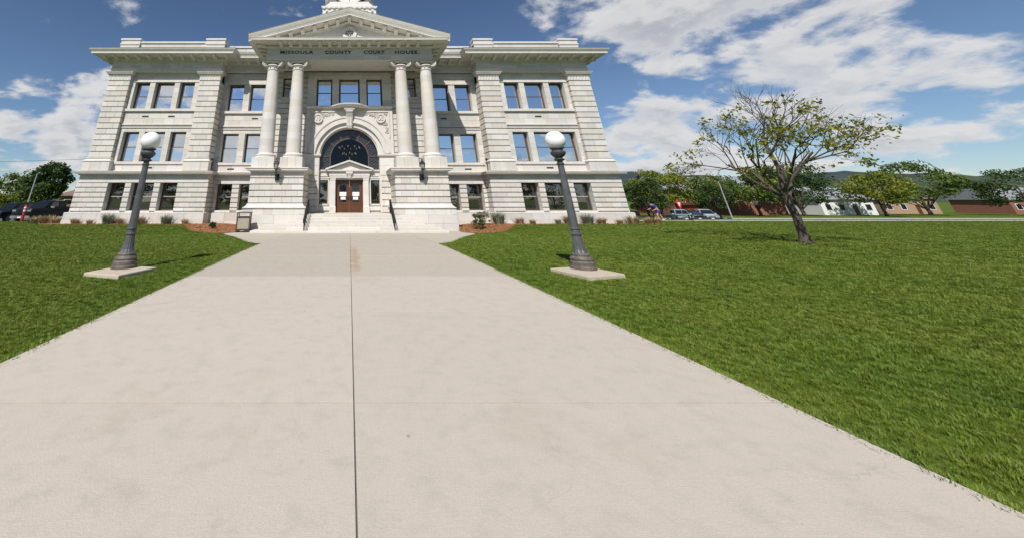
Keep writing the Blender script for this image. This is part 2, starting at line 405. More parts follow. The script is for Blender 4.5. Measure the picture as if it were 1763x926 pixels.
# ================================================================== THE SETTING
def build_ground():
    xs = sorted(set([-9000, -3000, -1000, -400, -150, -90] + list(np.arange(-60, 60.1, 1.0)) + [90, 150, 400, 1000, 3000, 9000]))
    ys = sorted(set([-9000, -3000, -1000, -300, -100, -60] + list(np.arange(-30, 60.1, 1.0)) + [90, 150, 400, 1000, 3000, 9000]))
    mb = MB(); n = len(ys)
    vs = [(float(x), float(y), gz(x, y) - .012) for x in xs for y in ys]
    fs = [(i * n + j, (i + 1) * n + j, (i + 1) * n + j + 1, i * n + j + 1) for i in range(len(xs) - 1) for j in range(n - 1)]
    mb.add(vs, fs); return struct(mb.build('ground', 'lawn', smooth='all'))
ground = build_ground()

# ---- the concrete walk: slabs of their own with open joints
def flare(s, t):
    """outer edge of the walk where it widens before the steps (t 0..1 from the corner to the tip)"""
    P = [(3.85, 16.3), (4.6, 17.3), (5.45, 19.2), (6.4, 21.3), (7.35, 22.9), (7.75, 23.5)]
    i = min(int(t * 5), 4); f = t * 5 - i
    return s * (P[i][0] + (P[i + 1][0] - P[i][0]) * f), P[i][1] + (P[i + 1][1] - P[i][1]) * f
bed = MB()
def half(y):
    if y <= 16.3: return 3.78
    for i in range(60):
        a = flare(1, i / 60); b = flare(1, (i + 1) / 60)
        if a[1] <= y <= b[1]: return a[0] + (b[0] - a[0]) * (y - a[1]) / (b[1] - a[1])
    return 7.75 if y < 24.3 else 7.35
yy = [1.2, 3.9, 6.6, 9.35, 12.6, 16.3, 19.5, 22.9, 26.6]
walk = MB()
ysub = sorted(set(list(np.arange(1.2, 26.7, .5)) + [16.3, 23.5, 24.3, 26.6]))
prev = None; vs = []; fs = []
for y in ysub:
    vs += [(-half(y), y, gz(0, y) + .022), (half(y), y, gz(0, y) + .022)]
for i in range(len(ysub) - 1): fs.append((2 * i, 2 * i + 1, 2 * i + 3, 2 * i + 2))
walk.add(vs, fs)
walk_o = struct(walk.build('walk', 'joint_dark'))
def slab(x0f, x1f, y0, y1, tone):
    g = .005; ys_ = sorted(set([y0 + .011, y1 - .011] + [y for y in np.arange(math.ceil(y0 / .5) * .5, y1, .5) if y0 + .05 < y < y1 - .05] + [y for y in (16.3, 23.5) if y0 + .05 < y < y1 - .05]))
    mb = MB(); top = []; bot = []
    L = [(x0f(y) + g, y) for y in ys_]; Rr = [(x1f(y) - g, y) for y in ys_]
    for (dz, ins) in ((.006, 0), (.030, 0), (.036, .007)):
        pass
    rings = []
    loop = L + Rr[::-1]
    cx = sum(p[0] for p in loop) / len(loop); cy = sum(p[1] for p in loop) / len(loop)
    for dz, k in ((.0, 1.0), (.031, 1.0), (.034, .9990)):
        rings.append([(cx + (x - cx) * k, cy + (y - cy) * k, gz(0, y) + dz) for x, y in loop])
    n = len(loop); v = [p for r in rings for p in r]; f = []
    for i in range(2):
        for j in range(n): f.append((i * n + j, i * n + (j + 1) % n, (i + 1) * n + (j + 1) % n, (i + 1) * n + j))
    h = len(ys_)
    for i in range(h - 1): f.append((2 * n + i, 2 * n + n - 1 - i, 2 * n + n - 2 - i, 2 * n + i + 1))
    mb.add(v, f, tone); return mb.build('concrete_slab', 'concrete', walk_o)
for i in range(len(yy) - 1):
    a, b_ = yy[i], yy[i + 1]
    base = 1.13 if i < 3 else 1.0
    def T(): g = base * rnd.uniform(.965, 1.03); return (g, g * .995, g * (.985 if i >= 3 else 1.0))
    split = 3.80
    slab(lambda y: -min(half(y), split), lambda y: .04, a, b_, T()); slab(lambda y: .04, lambda y: min(half(y), split), a, b_, T())
    if a >= 16.3:
        slab(lambda y: -half(y), lambda y: -split - .0, max(a, 16.75), b_, T()); slab(lambda y: split, lambda y: half(y), max(a, 16.75), b_, T())

# ---- mulch beds, streets and sidewalks
def sheet(name, mat, pts, dz, sub=1):
    bm = bmesh.new(); vs = [bm.verts.new((x, y, 0)) for x, y in pts]; bm.faces.new(vs)
    bmesh.ops.triangulate(bm, faces=bm.faces[:])
    for _ in range(sub): bmesh.ops.subdivide_edges(bm, edges=bm.edges[:], cuts=1, use_grid_fill=True)
    for v in bm.verts: v.co.z = gz(v.co.x, v.co.y) + dz
    bmesh.ops.recalc_face_normals(bm, faces=bm.faces)
    me = bpy.data.meshes.new(name); bm.to_mesh(me); bm.free()
    if me.polygons and me.polygons[0].normal.z < 0: me.flip_normals()
    me.materials.append(MAT[mat]); o = bpy.data.objects.new(name, me); col.objects.link(o); return struct(o)
MULCH = []
for s in (-1, 1):
    pts = [(s * 7.3, 24.6), (s * 8.0, 24.2), (s * 9.2, 24.5), (s * 10.6, 25.6), (s * 11.6, 27.2), (s * 12.4, 28.55), (s * 16, 28.75), (s * 19, 28.7), (s * 22, 28.75), (s * 23.6, 28.8), (s * 23.9, 29.6), (s * 23.3, 31), (s * 7.3, 31)]
    MULCH.append(pts); sheet('mulch_bed', 'mulch', pts, .02, 3)
sheet('street', 'asphalt', [(-120, 34.8), (-25.2, 34.8), (-25.2, 47), (-120, 47)], .004)
sheet('street', 'asphalt', [(27.5, 50.5), (180, 50.5), (180, 66), (27.5, 66)], .004)
sheet('street', 'asphalt', [(-200, -26), (200, -26), (200, -14), (-200, -14)], .004)
sheet('sidewalk', 'kerb_concrete', [(23.6, 34.3), (120, 34.3), (120, 35.9), (23.6, 35.9)], .012)
sheet('sidewalk', 'kerb_concrete', [(-200, -12.5), (200, -12.5), (200, -10.5), (-200, -10.5)], .012)
for (x0, x1, y0, y1) in ((-120, -25.2, 34.6, 34.8), (27.5, 180, 50.3, 50.5), (27.5, 180, 66, 66.2), (-120, -25.2, 47, 47.2), (-200, 200, -14, -13.8)):
    zk = gz(max(x0, -300) if x0 < 0 else x0 + 5, y0); struct(MB().box(x0, x1, y0, y1, zk - .05, zk + .12).build('kerb', 'kerb_concrete'))
def hill(pts, y, dep, name, mat, seed):
    r = random.Random(seed); mb = MB(); n = 90; rows = []
    for i in range(n + 1):
        t = i / n; x = pts[0][0] + (pts[-1][0] - pts[0][0]) * t
        for a, b_ in zip(pts, pts[1:]):
            if a[0] <= x <= b_[0]: h = a[1] + (b_[1] - a[1]) * sstep(0, 1, (x - a[0]) / (b_[0] - a[0])); break
        h *= 1 + .05 * math.sin(i * .9 + seed) + r.uniform(-.025, .025)
        rows.append([(x, y, -5), (x, y + dep * .35, h * .55 * r.uniform(.93, 1.05)), (x, y + dep * .7, h), (x, y + dep, h * .8)])
    mb.loft(rows, cap=False, closed=False); return struct(mb.build(name, mat, smooth='all'))
hill([(-3000, 60), (-1500, 90), (400, 130), (1700, 250), (2700, 262), (3500, 228), (4600, 270), (6500, 230)], 2600, 1400, 'hill', 'hill', 3)
hill([(300, 20), (700, 58), (1000, 60), (1350, 54), (1800, 82), (2600, 50)], 880, 420, 'hill', 'hill_near', 5)

# ================================================================== THE COURTHOUSE
CH = empty('courthouse', 'pale stone courthouse with columned portico, pediment and clock tower', 'courthouse', (0, 29.8, 0))
class Rel: pass
def part(mb, name, mat, parent=None, **kw):
    o = mb.build(name, mat, None, **kw); o.parent = parent or CH
    # meshes are written in world coordinates: undo the parent's place
    o.matrix_parent_inverse = Matrix.Translation((0, -29.8, 0)); return o
def sub(mb, name, mat, parent, **kw):
    o = mb.build(name, mat, None, **kw); o.parent = parent; return o
Yv, Yw, Yp, Yc = 29.8, 30.9, 26.2, 29.3
XU = Vector((1, 0, 0)); YU = Vector((0, 1, 0)); NF = Vector((0, -1, 0))
BL = []
def ashlar(O, U, N, u0, u1, zs, holes=(), length=.9, ch=.010, cz=.012, dep=.11, gap=.007, parent=None, jit=.25, mat='stone', off=True):
    if u0 > u1: u0, u1 = u1, u0
    for ci, (za, zb) in enumerate(zip(zs, zs[1:])):
        cuts = sorted(set([za, zb] + [h for (a, b, c, d) in holes for h in (c, d) if za + .03 < h < zb - .03 and b > u0 and a < u1]))
        for z0, z1 in zip(cuts, cuts[1:]):
            iv = [(u0, u1)]
            for (a, b, c, d) in holes:
                if d > z0 + .01 and c < z1 - .01:
                    nv = []
                    for (p, q) in iv:
                        if b <= p or a >= q: nv.append((p, q)); continue
                        if a > p + .02: nv.append((p, a))
                        if b < q - .02: nv.append((b, q))
                    iv = nv
            for (p, q) in iv:
                L = q - p; n = max(1, round(L / length)); step = L / n
                x = p; ends = [p]
                if n > 1:
                    o = (.5 if ci % 2 else 0) * step * (1 if off else 0)
                    for j in range(1, n + (1 if o else 0)):
                        e = p + j * step - o + rnd.uniform(-jit, jit) * step * .5
                        if p + .25 * step < e < q - .25 * step: ends.append(e)
                ends.append(q)
                for a, b in zip(ends, ends[1:]):
                    gv = .034 if cz > .02 else gap / 2
                    BL.append((O, U, N, a + gap / 2, b - gap / 2, z0 + gv, z1 - gv, dep, ch, min(cz, .012), parent))
def holed(mb, x0, x1, y0, y1, z0, z1, holes):
    if x0 > x1: x0, x1 = x1, x0
    X = sorted(set([x0, x1] + [q for h in holes for q in h[:2] if x0 < q < x1])); Z = sorted(set([z0, z1] + [q for h in holes for q in h[2:] if z0 < q < z1]))
    for za, zb in zip(Z, Z[1:]):
        run = None
        for a, b in zip(X, X[1:]):
            solid = not any(h[0] <= (a + b) / 2 <= h[1] and h[2] <= (za + zb) / 2 <= h[3] for h in holes)
            if solid: run = (run[0], b) if run else (a, b)
            if (not solid or b == X[-1]) and run: mb.box(run[0], run[1], y0, y1, za, zb); run = None
def span(a, b, n): return [a + (b - a) * i / n for i in range(n + 1)]
def window(x0, x1, z0, z1, y, glass='window_glass', frame='frame_brown', fw=.085, mid=.5, plinth=True):
    if x0 > x1: x0, x1 = x1, x0
    mb = MB()
    mb.box(x0, x0 + fw, y, y + .14, z0, z1); mb.box(x1 - fw, x1, y, y + .14, z0, z1)
    mb.box(x0 + fw, x1 - fw, y, y + .14, z1 - fw * 1.2, z1); mb.box(x0 + fw, x1 - fw, y, y + .14, z0, z0 + fw)
    w = part(mb, 'window', frame)
    zm = z0 + (z1 - z0) * mid
    sub(MB().box(x0 + fw, x1 - fw, y + .02, y + .07, zm - .035, zm + .03), 'sash_rail', 'rail_light' if glass == 'lower_glass' else frame, w)
    for (a, b, yo) in ((z0 + fw, zm - .035, .055), (zm + .03, z1 - fw * 1.2, .085)):
        ax, az = rnd.uniform(-.004, .004), rnd.uniform(-.004, .004); xc, zc = (x0 + x1) / 2, (a + b) / 2
        p = MB(); v = []
        for yy_ in (0, .012):
            for (xx, zz) in ((x0 + fw, a), (x1 - fw, a), (x1 - fw, b), (x0 + fw, b)): v.append((xx, y + yo + yy_ + ax * (xx - xc) + az * (zz - zc), zz))
        p.add(v, [(0, 1, 2, 3), (7, 6, 5, 4), (0, 4, 5, 1), (1, 5, 6, 2), (2, 6, 7, 3), (3, 7, 4, 0)]); sub(p, 'pane', glass, w)
    return w
def bracket(x, yb, z0, z1, proj, w=.26, parent=None, taper=True, ends=False):
    m = MB()
    side = [(yb, z0), (yb - proj * .18, z0), (yb - proj * .45, z0 + (z1 - z0) * .32), (yb - proj * .8, z0 + (z1 - z0) * .5), (yb - proj, z0 + (z1 - z0) * .62), (yb - proj, z1), (yb, z1)]
    m.loft([[(x - w / 2, a, b) for a, b in side], [(x + w / 2, a, b) for a, b in side]])
    return part(m, 'bracket', 'painted_metal')
def bracket_x(y, xb, sg, z0, z1, proj, w=.26):
    m = MB(); side = [(0, z0), (proj * .18, z0), (proj * .45, z0 + (z1 - z0) * .32), (proj, z0 + (z1 - z0) * .62), (proj, z1), (0, z1)]
    m.loft([[(xb + sg * a, y - w / 2, b) for a, b in side], [(xb + sg * a, y + w / 2, b) for a, b in side]])
    return part(m, 'bracket', 'painted_metal')
CORN = [(0, 13.58), (.06, 13.62), (.06, 13.70), (.20, 13.80), (.22, 13.90)]
def cornice(x0, x1, yf, yb, proj=1.3, z=13.9, back=False):
    c = MB().mould(x0, x1, yf, yb, [(p, q - 13.9 + z) for p, q in CORN], back)
    part(c, 'bed_moulding', 'painted_metal')
    m = MB().mould(x0, x1, yf, yb, [(0, z + .002), (proj - .04, z + .06), (proj, z + .065), (proj, z + .19), (proj + .03, z + .20), (proj + .03, z + .25), (proj + .10, z + .33), (proj + .17, z + .44), (proj + .18, z + .50), (.1, z + .62)], back)
    o = part(m, 'cornice', 'painted_metal')
    e = MB().mould(x0, x1, yf, yb, [(proj + .16, z + .502), (proj + .20, z + .515), (proj + .20, z + .53), (0, z + .66)], back)
    sub(e, 'drip_edge', 'roof_metal', o)
def ent_blocks(x0, x1, y, zs, parent, length=.9): ashlar(Vector((0, y, 0)), XU, NF, x0, x1, zs, length=length, ch=.006, cz=.008, parent=parent)

# ---------- end pavilions
GFZ = span(.82, 3.06, 6)
SHZ = span(5.02, 11.78, 14)
for s in (-1, 1):
    C = 16.85
    def xs_(a, b): return tuple(sorted((s * a, s * b)))
    g_h = [(*xs_(C + 1.42, C + 2.85), .9, 3.06), (*xs_(C - .94, C + .94), .9, 3.06), (*xs_(C - 2.85, C - 1.42), .9, 3.06)]
    u_x = [xs_(C + 1.37, C + 2.72), xs_(C - .88, C + .88), xs_(C - 2.72, C - 1.37)]
    u_h = [(*x, 4.74, 7.22) for x in u_x] + [(*x, 9.24, 11.74) for x in u_x]
    O = Vector((0, Yv, 0))
    # plinth
    pl = MB().box(s * 11.45, s * 22.32, 29.52, 52, -.6, .8); plo = part(pl, 'plinth', 'stone')
    ashlar(Vector((0, 29.44, 0)), XU, NF, s * 11.38, s * 22.42, [-.35, .30], length=1.7, ch=.02, cz=.02, dep=.1, parent=plo)
    ashlar(Vector((0, 29.47, 0)), XU, NF, s * 11.40, s * 22.38, [.30, .80], length=1.45, ch=.012, cz=.02, dep=.07, parent=plo)
    ashlar(Vector((s * 11.38, 0, 0)), YU, Vector((-s, 0, 0)), 29.5, 30.7, [-.35, .30, .80], length=1.2, ch=.012, cz=.02, dep=.08, parent=plo)
    part(MB().mould(s * 11.45, s * 22.32, 29.52, 52, [(.06, .80), (.06, .805), (0, .84)]), 'plinth_cap', 'trim_stone')
    # ground storey
    w = MB(); holed(w, s * 11.62, s * 22.14, Yv + .10, Yv + .75, .8, 3.08, g_h); w.box(s * 11.62, s * 12.16, Yv + .75, 31.6, .8, 3.9); w.box(s * 21.6, s * 22.14, Yv + .75, 52, .8, 3.9)
    w.box(s * 12.2, s * 21.6, Yv + 1.2, Yv + 1.4, .8, 13.4)
    wo = part(w, 'wall', 'stone')
    ashlar(O, XU, NF, s * 11.52, s * 22.24, GFZ, g_h, length=.98, cz=.032, ch=.008, parent=wo)
    for (a, b, c, d) in g_h:          # rusticated reveals of the openings
        for (xx, n) in ((a, 1), (b, -1)): ashlar(Vector((xx + n * .008, 0, 0)), YU, Vector((n, 0, 0)), Yv + .004, Yv + .55, [q for q in GFZ if q > c - .2], length=.6, cz=.022, ch=.006, dep=.02, parent=wo)
    ashlar(Vector((s * 11.51, 0, 0)), YU, Vector((-s, 0, 0)), Yv, 31.0, GFZ, length=.7, cz=.032, ch=.008, parent=wo)
    ashlar(Vector((s * 22.25, 0, 0)), YU, Vector((s, 0, 0)), Yv, 40.0, GFZ, length=1.0, cz=.032, ch=.008, parent=wo)
    for (a, b, c, d) in g_h:
        window(a + .04, b - .04, c + .06, d, Yv + .52, 'lower_glass')
        part(MB().box(a - .02, b + .02, Yv - .01, Yv + .6, .823, .95), 'sill', 'trim_stone')
    part(MB().mould(s * 11.55, s * 22.21, Yv, 52, [(.03, 3.065), (.035, 3.07), (.035, 3.25), (.0, 3.27)]), 'lintel_band', 'trim_stone')
    fz = MB().box(s * 11.6, s * 22.16, Yv + .08, 52, 3.26, 3.66); fo = part(fz, 'frieze', 'stone'); ent_blocks(s * 11.58, s * 22.18, Yv + .04, [3.275, 3.64], fo, 1.1)
    part(MB().mould(s * 11.55, s * 22.2, Yv, 52, [(0, 3.63), (.05, 3.65), (.08, 3.70), (.26, 3.74), (.40, 3.755), (.40, 3.83), (.44, 3.85), (.46, 3.90), (.10, 3.96)]), 'belt_cornice', 'trim_stone')
    # upper storeys
    w = MB(); holed(w, s * 12.2, s * 21.4, Yv + .25, Yv + .9, 3.93, 12.6, u_h); w.box(s * 11.85, s * 12.2, Yv + .25, 31.6, 3.93, 13.5); w.box(s * 21.4, s * 21.7, Yv + .25, 52, 3.93, 13.5)
    wo = part(w, 'wall', 'stone')
    ashlar(Vector((0, Yv + .2, 0)), XU, NF, s * 13.55, s * 19.95, span(3.95, 4.52, 1) , (), length=.95, ch=.004, cz=.005, parent=wo)
    ashlar(Vector((0, Yv + .2, 0)), XU, NF, s * 13.55, s * 19.95, [4.74, 5.24, 5.73, 6.23, 6.72, 7.22, 7.56], u_h, length=.95, ch=.004, cz=.005, parent=wo)
    ashlar(Vector((0, Yv + .2, 0)), XU, NF, s * 13.55, s * 19.95, [7.9, 8.4, 8.94], (), length=.95, ch=.004, cz=.005, parent=wo)
    ashlar(Vector((0, Yv + .2, 0)), XU, NF, s * 13.55, s * 19.95, [9.24, 9.74, 10.24, 10.74, 11.24, 11.74], u_h, length=.95, ch=.004, cz=.005, parent=wo)
    ashlar(Vector((0, Yv + .2, 0)), XU, NF, s * 13.55, s * 19.95, [11.95, 12.28, 12.6], (), length=.95, ch=.004, cz=.005, parent=wo)
    for x in u_x:
        for (c, d) in ((4.74, 7.22), (9.24, 11.74)): window(x[0] + .03, x[1] - .03, c, d, Yv + .62)
    for (z0, z1, p) in ((4.52, 4.74, .09), (7.56, 7.66, .07), (7.80, 7.90, .10), (9.02, 9.24, .16), (11.74, 11.95, .05)):
        part(MB().box(s * 13.6, s * 19.9, Yv + .2 - p, Yv + .5, z0, z1), 'string_course', 'trim_stone')
    part(MB().box(s * 13.6, s * 19.9, Yv + .14, Yv + .5, 8.94, 9.02), 'string_course', 'trim_stone')
    # air vents
    for xx in (C - 1.15, C + 1.15) if s < 0 else (C - .2,):
        part(MB().box(s * xx - .28, s * xx + .28, Yv + .175, Yv + .26, 8.52, 8.63), 'vent', 'vent_dark')
    part(MB().box(s * (C - .1) - .28, s * (C - .1) + .28, Yv + .175, Yv + .26, 4.18, 4.29), 'vent', 'vent_dark')
    # giant pilasters
    for (a, b, outer) in ((19.92, 21.85, True), (11.75, 13.6, False)):
        yb = Yv + .3; yfn = Yv - .15
        pb = MB().box(s * (a + .10), s * (b - .10), yfn + .10, yb + (1.6 if outer else .9), 3.94, 12.6); po = part(pb, 'pilaster', 'stone')
        Op = Vector((0, yfn, 0))
        ashlar(Op, XU, NF, s * a, s * b, SHZ, length=.97, cz=.036, ch=.008, parent=po)
        for (xx, n) in ((a, -s), (b, s)):
            depth = 31.0 if ((n == -s) and not outer) else (31.3 if n == s and outer else Yv + .2)
            ashlar(Vector((s * xx, 0, 0)), YU, Vector((n, 0, 0)), yfn, depth, SHZ, length=.9, cz=.036, ch=.008, parent=po)
        bs = MB().mould(s * a, s * b, yfn, yb, [(.14, 3.94), (.14, 4.68), (.20, 4.70), (.20, 4.76), (.14, 4.80), (.06, 4.88), (.06, 4.94), (.10, 4.97), (.03, 5.02)]); bo = sub(bs, 'pilaster_base', 'trim_stone', po)
        ashlar(Vector((0, yfn - .16, 0)), XU, NF, s * (a - .145), s * (b + .145), [3.96, 4.67], length=.85, ch=.006, cz=.008, dep=.03, parent=po)
        cp = MB().mould(s * a, s * b, yfn, yb, [(.0, 11.79), (.05, 11.81), (.05, 11.86), (.015, 11.88), (.015, 12.18), (.06, 12.2), (.06, 12.26), (.14, 12.36), (.22, 12.42), (.22, 12.50), (.28, 12.54), (.30, 12.60), (.1, 12.62)]); co = sub(cp, 'pilaster_capital', 'trim_stone', po)
        lf = MB(); nl = 7
        for i in range(nl):
            xc = s * (a + (b - a) * (i + .5) / nl); hw = (b - a) / nl * .46
            for (dz, r_) in ((0, 1), (.14, .7)):
                lf.loft([[(xc + hw * r_ * math.cos(t) * q, yfn - .02 - .05 * (1 - q), 12.02 + dz - .06 + .11 * math.sin(t) * q) for t in [2 * math.pi * j / 8 for j in range(8)]] for q in (1, .75, .2)])
        sub(lf, 'carved_leaves', 'trim_stone', po)
    # entablature and cornice
    e = MB().box(s * 11.74, s * 21.86, Yv - .12, 52, 12.6, 13.6); eo = part(e, 'entablature', 'stone')
    part(MB().mould(s * 11.78, s * 21.82, Yv - .12, 52, [(.05, 12.61), (.06, 12.615), (.06, 12.75), (.09, 12.76), (.09, 12.88), (.13, 12.90), (.13, 12.95), (.04, 12.97)]), 'architrave', 'trim_stone')
    ent_blocks(s * 11.70, s * 21.90, Yv - .17, [12.97, 13.28, 13.58], eo)
    ashlar(Vector((s * 11.70, 0, 0)), YU, Vector((-s, 0, 0)), Yv - .17, 30.85, [12.97, 13.28, 13.58], ch=.006, cz=.008, parent=eo)
    cornice(s * 11.72, s * 21.88, Yv - .14, 52)
    for i in range(12): bracket(s * (11.25 + (22.35 - 11.25) * i / 11), Yv - .36, 13.66, 13.955, .98)
    for i in range(3): bracket_x(29.95 + i * .9, s * 22.1, s, 13.66, 13.955, .98)
    # parapet
    pp = MB().box(s * 11.95, s * 21.9, Yv + .45, Yv + .9, 14.3, 15.72); po = part(pp, 'parapet', 'stone')
    ashlar(Vector((0, Yv + .40, 0)), XU, NF, s * 13.75, s * 20.15, [14.9, 15.38, 15.72], length=1.3, ch=.006, cz=.01, parent=po)
    part(MB().mould(s * 13.75, s * 20.15, Yv + .40, Yv + .95, [(.0, 15.72), (.1, 15.75), (.1, 15.92), (.03, 15.96)], True), 'coping', 'trim_stone')
    for (a, b) in ((11.95, 13.75), (20.15, 21.95)):
        part(MB().mould(s * a, s * b, Yv + .25, Yv + 1.0, [(0, 14.2), (0, 15.55), (.06, 15.57), (.06, 15.68), (0, 15.70), (.0, 16.0), (.07, 16.04), (.07, 16.18), (0, 16.24)], True), 'parapet_pier', 'trim_stone')
    part(MB().box(s * 11.8, s * 21.8, Yv + .9, 52, 14.0, 14.62), 'roof', 'roof_metal')

# ---------- recessed wings
for s in (-1, 1):
    O = Vector((0, Yw, 0))
    def xs_(a, b): return tuple(sorted((s * a, s * b)))
    wx = [xs_(9.86, 11.32), xs_(7.83, 9.28)]
    g_h = [(*xs_(9.88, 11.26), .9, 3.0), (*xs_(7.85, 9.30), .9, 3.0)]
    u_h = [(*x, 4.74, 7.22) for x in wx] + [(*x, 9.24, 11.80) for x in wx]
    plo = part(MB().box(s * 7.3, s * 11.5, Yw - .26, Yw + .5, -.6, .78), 'plinth', 'stone')
    ashlar(Vector((0, Yw - .34, 0)), XU, NF, s * 7.3, s * 11.5, [-.35, .16], length=1.6, ch=.02, cz=.02, dep=.1, parent=plo)
    ashlar(Vector((0, Yw - .30, 0)), XU, NF, s * 7.3, s * 11.5, [.16, .78], length=1.4, ch=.012, cz=.02, dep=.07, parent=plo)
    w = MB(); holed(w, s * 7.1, s * 11.9, Yw + .10, Yw + .7, .7, 3.1, g_h); holed(w, s * 7.1, s * 11.95, Yw + .06, Yw + .7, 3.1, 12.7, u_h); w.box(s * 7, s * 12, Yw + 1.2, Yw + 1.4, .7, 13)
    wo = part(w, 'wall', 'stone')
    ashlar(O, XU, NF, s * 7.2, s * 11.55, span(.80, 3.0, 6), g_h, length=.95, cz=.032, ch=.008, parent=wo)
    for (a, b, c, d) in g_h:
        for (xx, n) in ((a, 1), (b, -1)): ashlar(Vector((xx + n * .008, 0, 0)), YU, Vector((n, 0, 0)), Yw + .004, Yw + .55, [q for q in span(.80, 3.0, 6) if q > c - .2], length=.6, cz=.022, ch=.006, dep=.02, parent=wo)
        window(a + .04, b - .04, c + .06, d, Yw + .52, 'lower_glass'); part(MB().box(a - .02, b + .02, Yw - .01, Yw + .6, .803, .95), 'sill', 'trim_stone')
    part(MB().box(s * 7.2, s * 11.6, Yw - .05, Yw + .3, 3.005, 3.22), 'lintel_band', 'trim_stone')
    fo = part(MB().box(s * 7.2, s * 11.65, Yw + .07, Yw + .4, 3.22, 3.68), 'frieze', 'stone'); ent_blocks(s * 7.2, s * 11.6, Yw + .03, [3.225, 3.64], fo, 1.1)
    m = MB().mould(s * 7.75, s * 11.1, Yw, Yw + .4, [(0, 3.63), (.05, 3.65), (.08, 3.70), (.26, 3.74), (.40, 3.755), (.40, 3.83), (.44, 3.85), (.46, 3.90), (.10, 3.96)]); part(m, 'belt_cornice', 'trim_stone')
    Ou = Vector((0, Yw, 0))
    ashlar(Ou, XU, NF, s * 7.2, s * 11.9, [3.95, 4.52], (), length=.95, ch=.004, cz=.005, parent=wo)
    ashlar(Ou, XU, NF, s * 7.2, s * 11.9, [4.74, 5.24, 5.73, 6.23, 6.72, 7.22, 7.56], u_h, length=.9, ch=.005, cz=.006, parent=wo)
    ashlar(Ou, XU, NF, s * 7.2, s * 11.9, [7.9, 8.4, 8.94], (), length=.9, ch=.005, cz=.006, parent=wo)
    ashlar(Ou, XU, NF, s * 7.2, s * 11.9, [9.24, 9.75, 10.26, 10.77, 11.28, 11.80], u_h, length=.9, ch=.005, cz=.006, parent=wo)
    ashlar(Ou, XU, NF, s * 7.2, s * 11.9, [12.0, 12.31, 12.6, 12.9], (), length=.9, ch=.005, cz=.006, parent=wo)
    for x in wx:
        for (c, d) in ((4.74, 7.22), (9.24, 11.80)): window(x[0] + .03, x[1] - .03, c, d, Yw + .46)
    for (z0, z1, p) in ((4.52, 4.74, .09), (7.56, 7.66, .07), (7.80, 7.90, .10), (9.02, 9.24, .16), (8.94, 9.02, .08), (11.80, 12.0, .06)):
        part(MB().box(s * 7.25, s * 11.7, Yw - p, Yw + .3, z0, z1), 'string_course', 'trim_stone')
    part(MB().box(s * 8.55 - .28, s * 8.55 + .28, Yw - .02, Yw + .06, 8.52, 8.63), 'vent', 'vent_dark')
    part(MB().box(s * 10.2 - .28, s * 10.2 + .28, Yw - .02, Yw + .06, 4.14, 4.25), 'vent', 'vent_dark')
    eo = part(MB().box(s * 6.8, s * 11.9, Yw - .10, Yw + .8, 12.9, 13.62), 'entablature', 'stone')
    part(MB().box(s * 6.8, s * 11.75, Yw - .24, Yw + .1, 12.9, 12.98), 'architrave', 'trim_stone')
    ent_blocks(s * 6.8, s * 11.72, Yw - .16, [12.98, 13.28, 13.58], eo)
    cornice(s * 7.0, s * 11.9, Yw - .14, Yw + 2)
    for i in range(4): bracket(s * (7.25 + .94 * i + .35), Yw - .36, 13.66, 13.955, .98)
    pp = part(MB().box(s * 7.0, s * 11.95, Yw + .45, Yw + .9, 14.3, 15.72), 'parapet', 'stone')
    ashlar(Vector((0, Yw + .40, 0)), XU, NF, s * 7.0, s * 11.9, [14.9, 15.38, 15.72], length=1.3, ch=.006, cz=.01, parent=pp)
    part(MB().mould(s * 7.2, s * 11.8, Yw + .4, Yw + .95, [(.0, 15.72), (.1, 15.75), (.1, 15.92), (.03, 15.96)]), 'coping', 'trim_stone')
part(MB().box(-11.8, 11.8, Yw + .9, 52, 14.0, 14.62), 'roof', 'roof_metal')

# ---------- centre: wall behind the columns, arch, door
for s in (-1, 1):
    def xs_(a, b): return tuple(sorted((s * a, s * b)))
    sw = (*xs_(4.75, 5.98), 10.15, 12.05)
    w = MB(); holed(w, s * 3.72, s * 7.10, 29.60, 30.1, .5, 13.0, [sw]); w.box(s * 6.6, s * 7.15, 30.1, 31.4, .5, 13.0); w.box(s * 3.8, s * 6.6, 30.6, 30.8, 9.5, 13)
    wo = part(w, 'wall', 'stone')
    ashlar(Vector((0, 29.5, 0)), XU, NF, s * 3.72, s * 7.2, span(4.0, 12.46, 18), [sw], length=1.0, cz=.034, ch=.008, parent=wo)
    ashlar(Vector((s * 7.2, 0, 0)), YU, Vector((s, 0, 0)), 29.5, 30.9, span(4.0, 12.46, 18), length=.9, cz=.034, ch=.008, parent=wo)
    window(sw[0] + .03, sw[1] - .03, sw[2], sw[3], 29.88)
    part(MB().box(*xs_(4.65, 6.08), 29.38, 29.9, 10.0, 10.15), 'sill', 'trim_stone')
ch_x = [(-2.92, -1.52), (-.92, .92), (1.52, 2.92)]
c_h = [(a, b, 9.36, 11.86) for a, b in ch_x]
w = MB(); holed(w, -3.72, 3.72, Yc + .05, Yc + .7, 8.95, 13.0, c_h)
SPR = 4.98
n = 40                                             # masonry round the arch
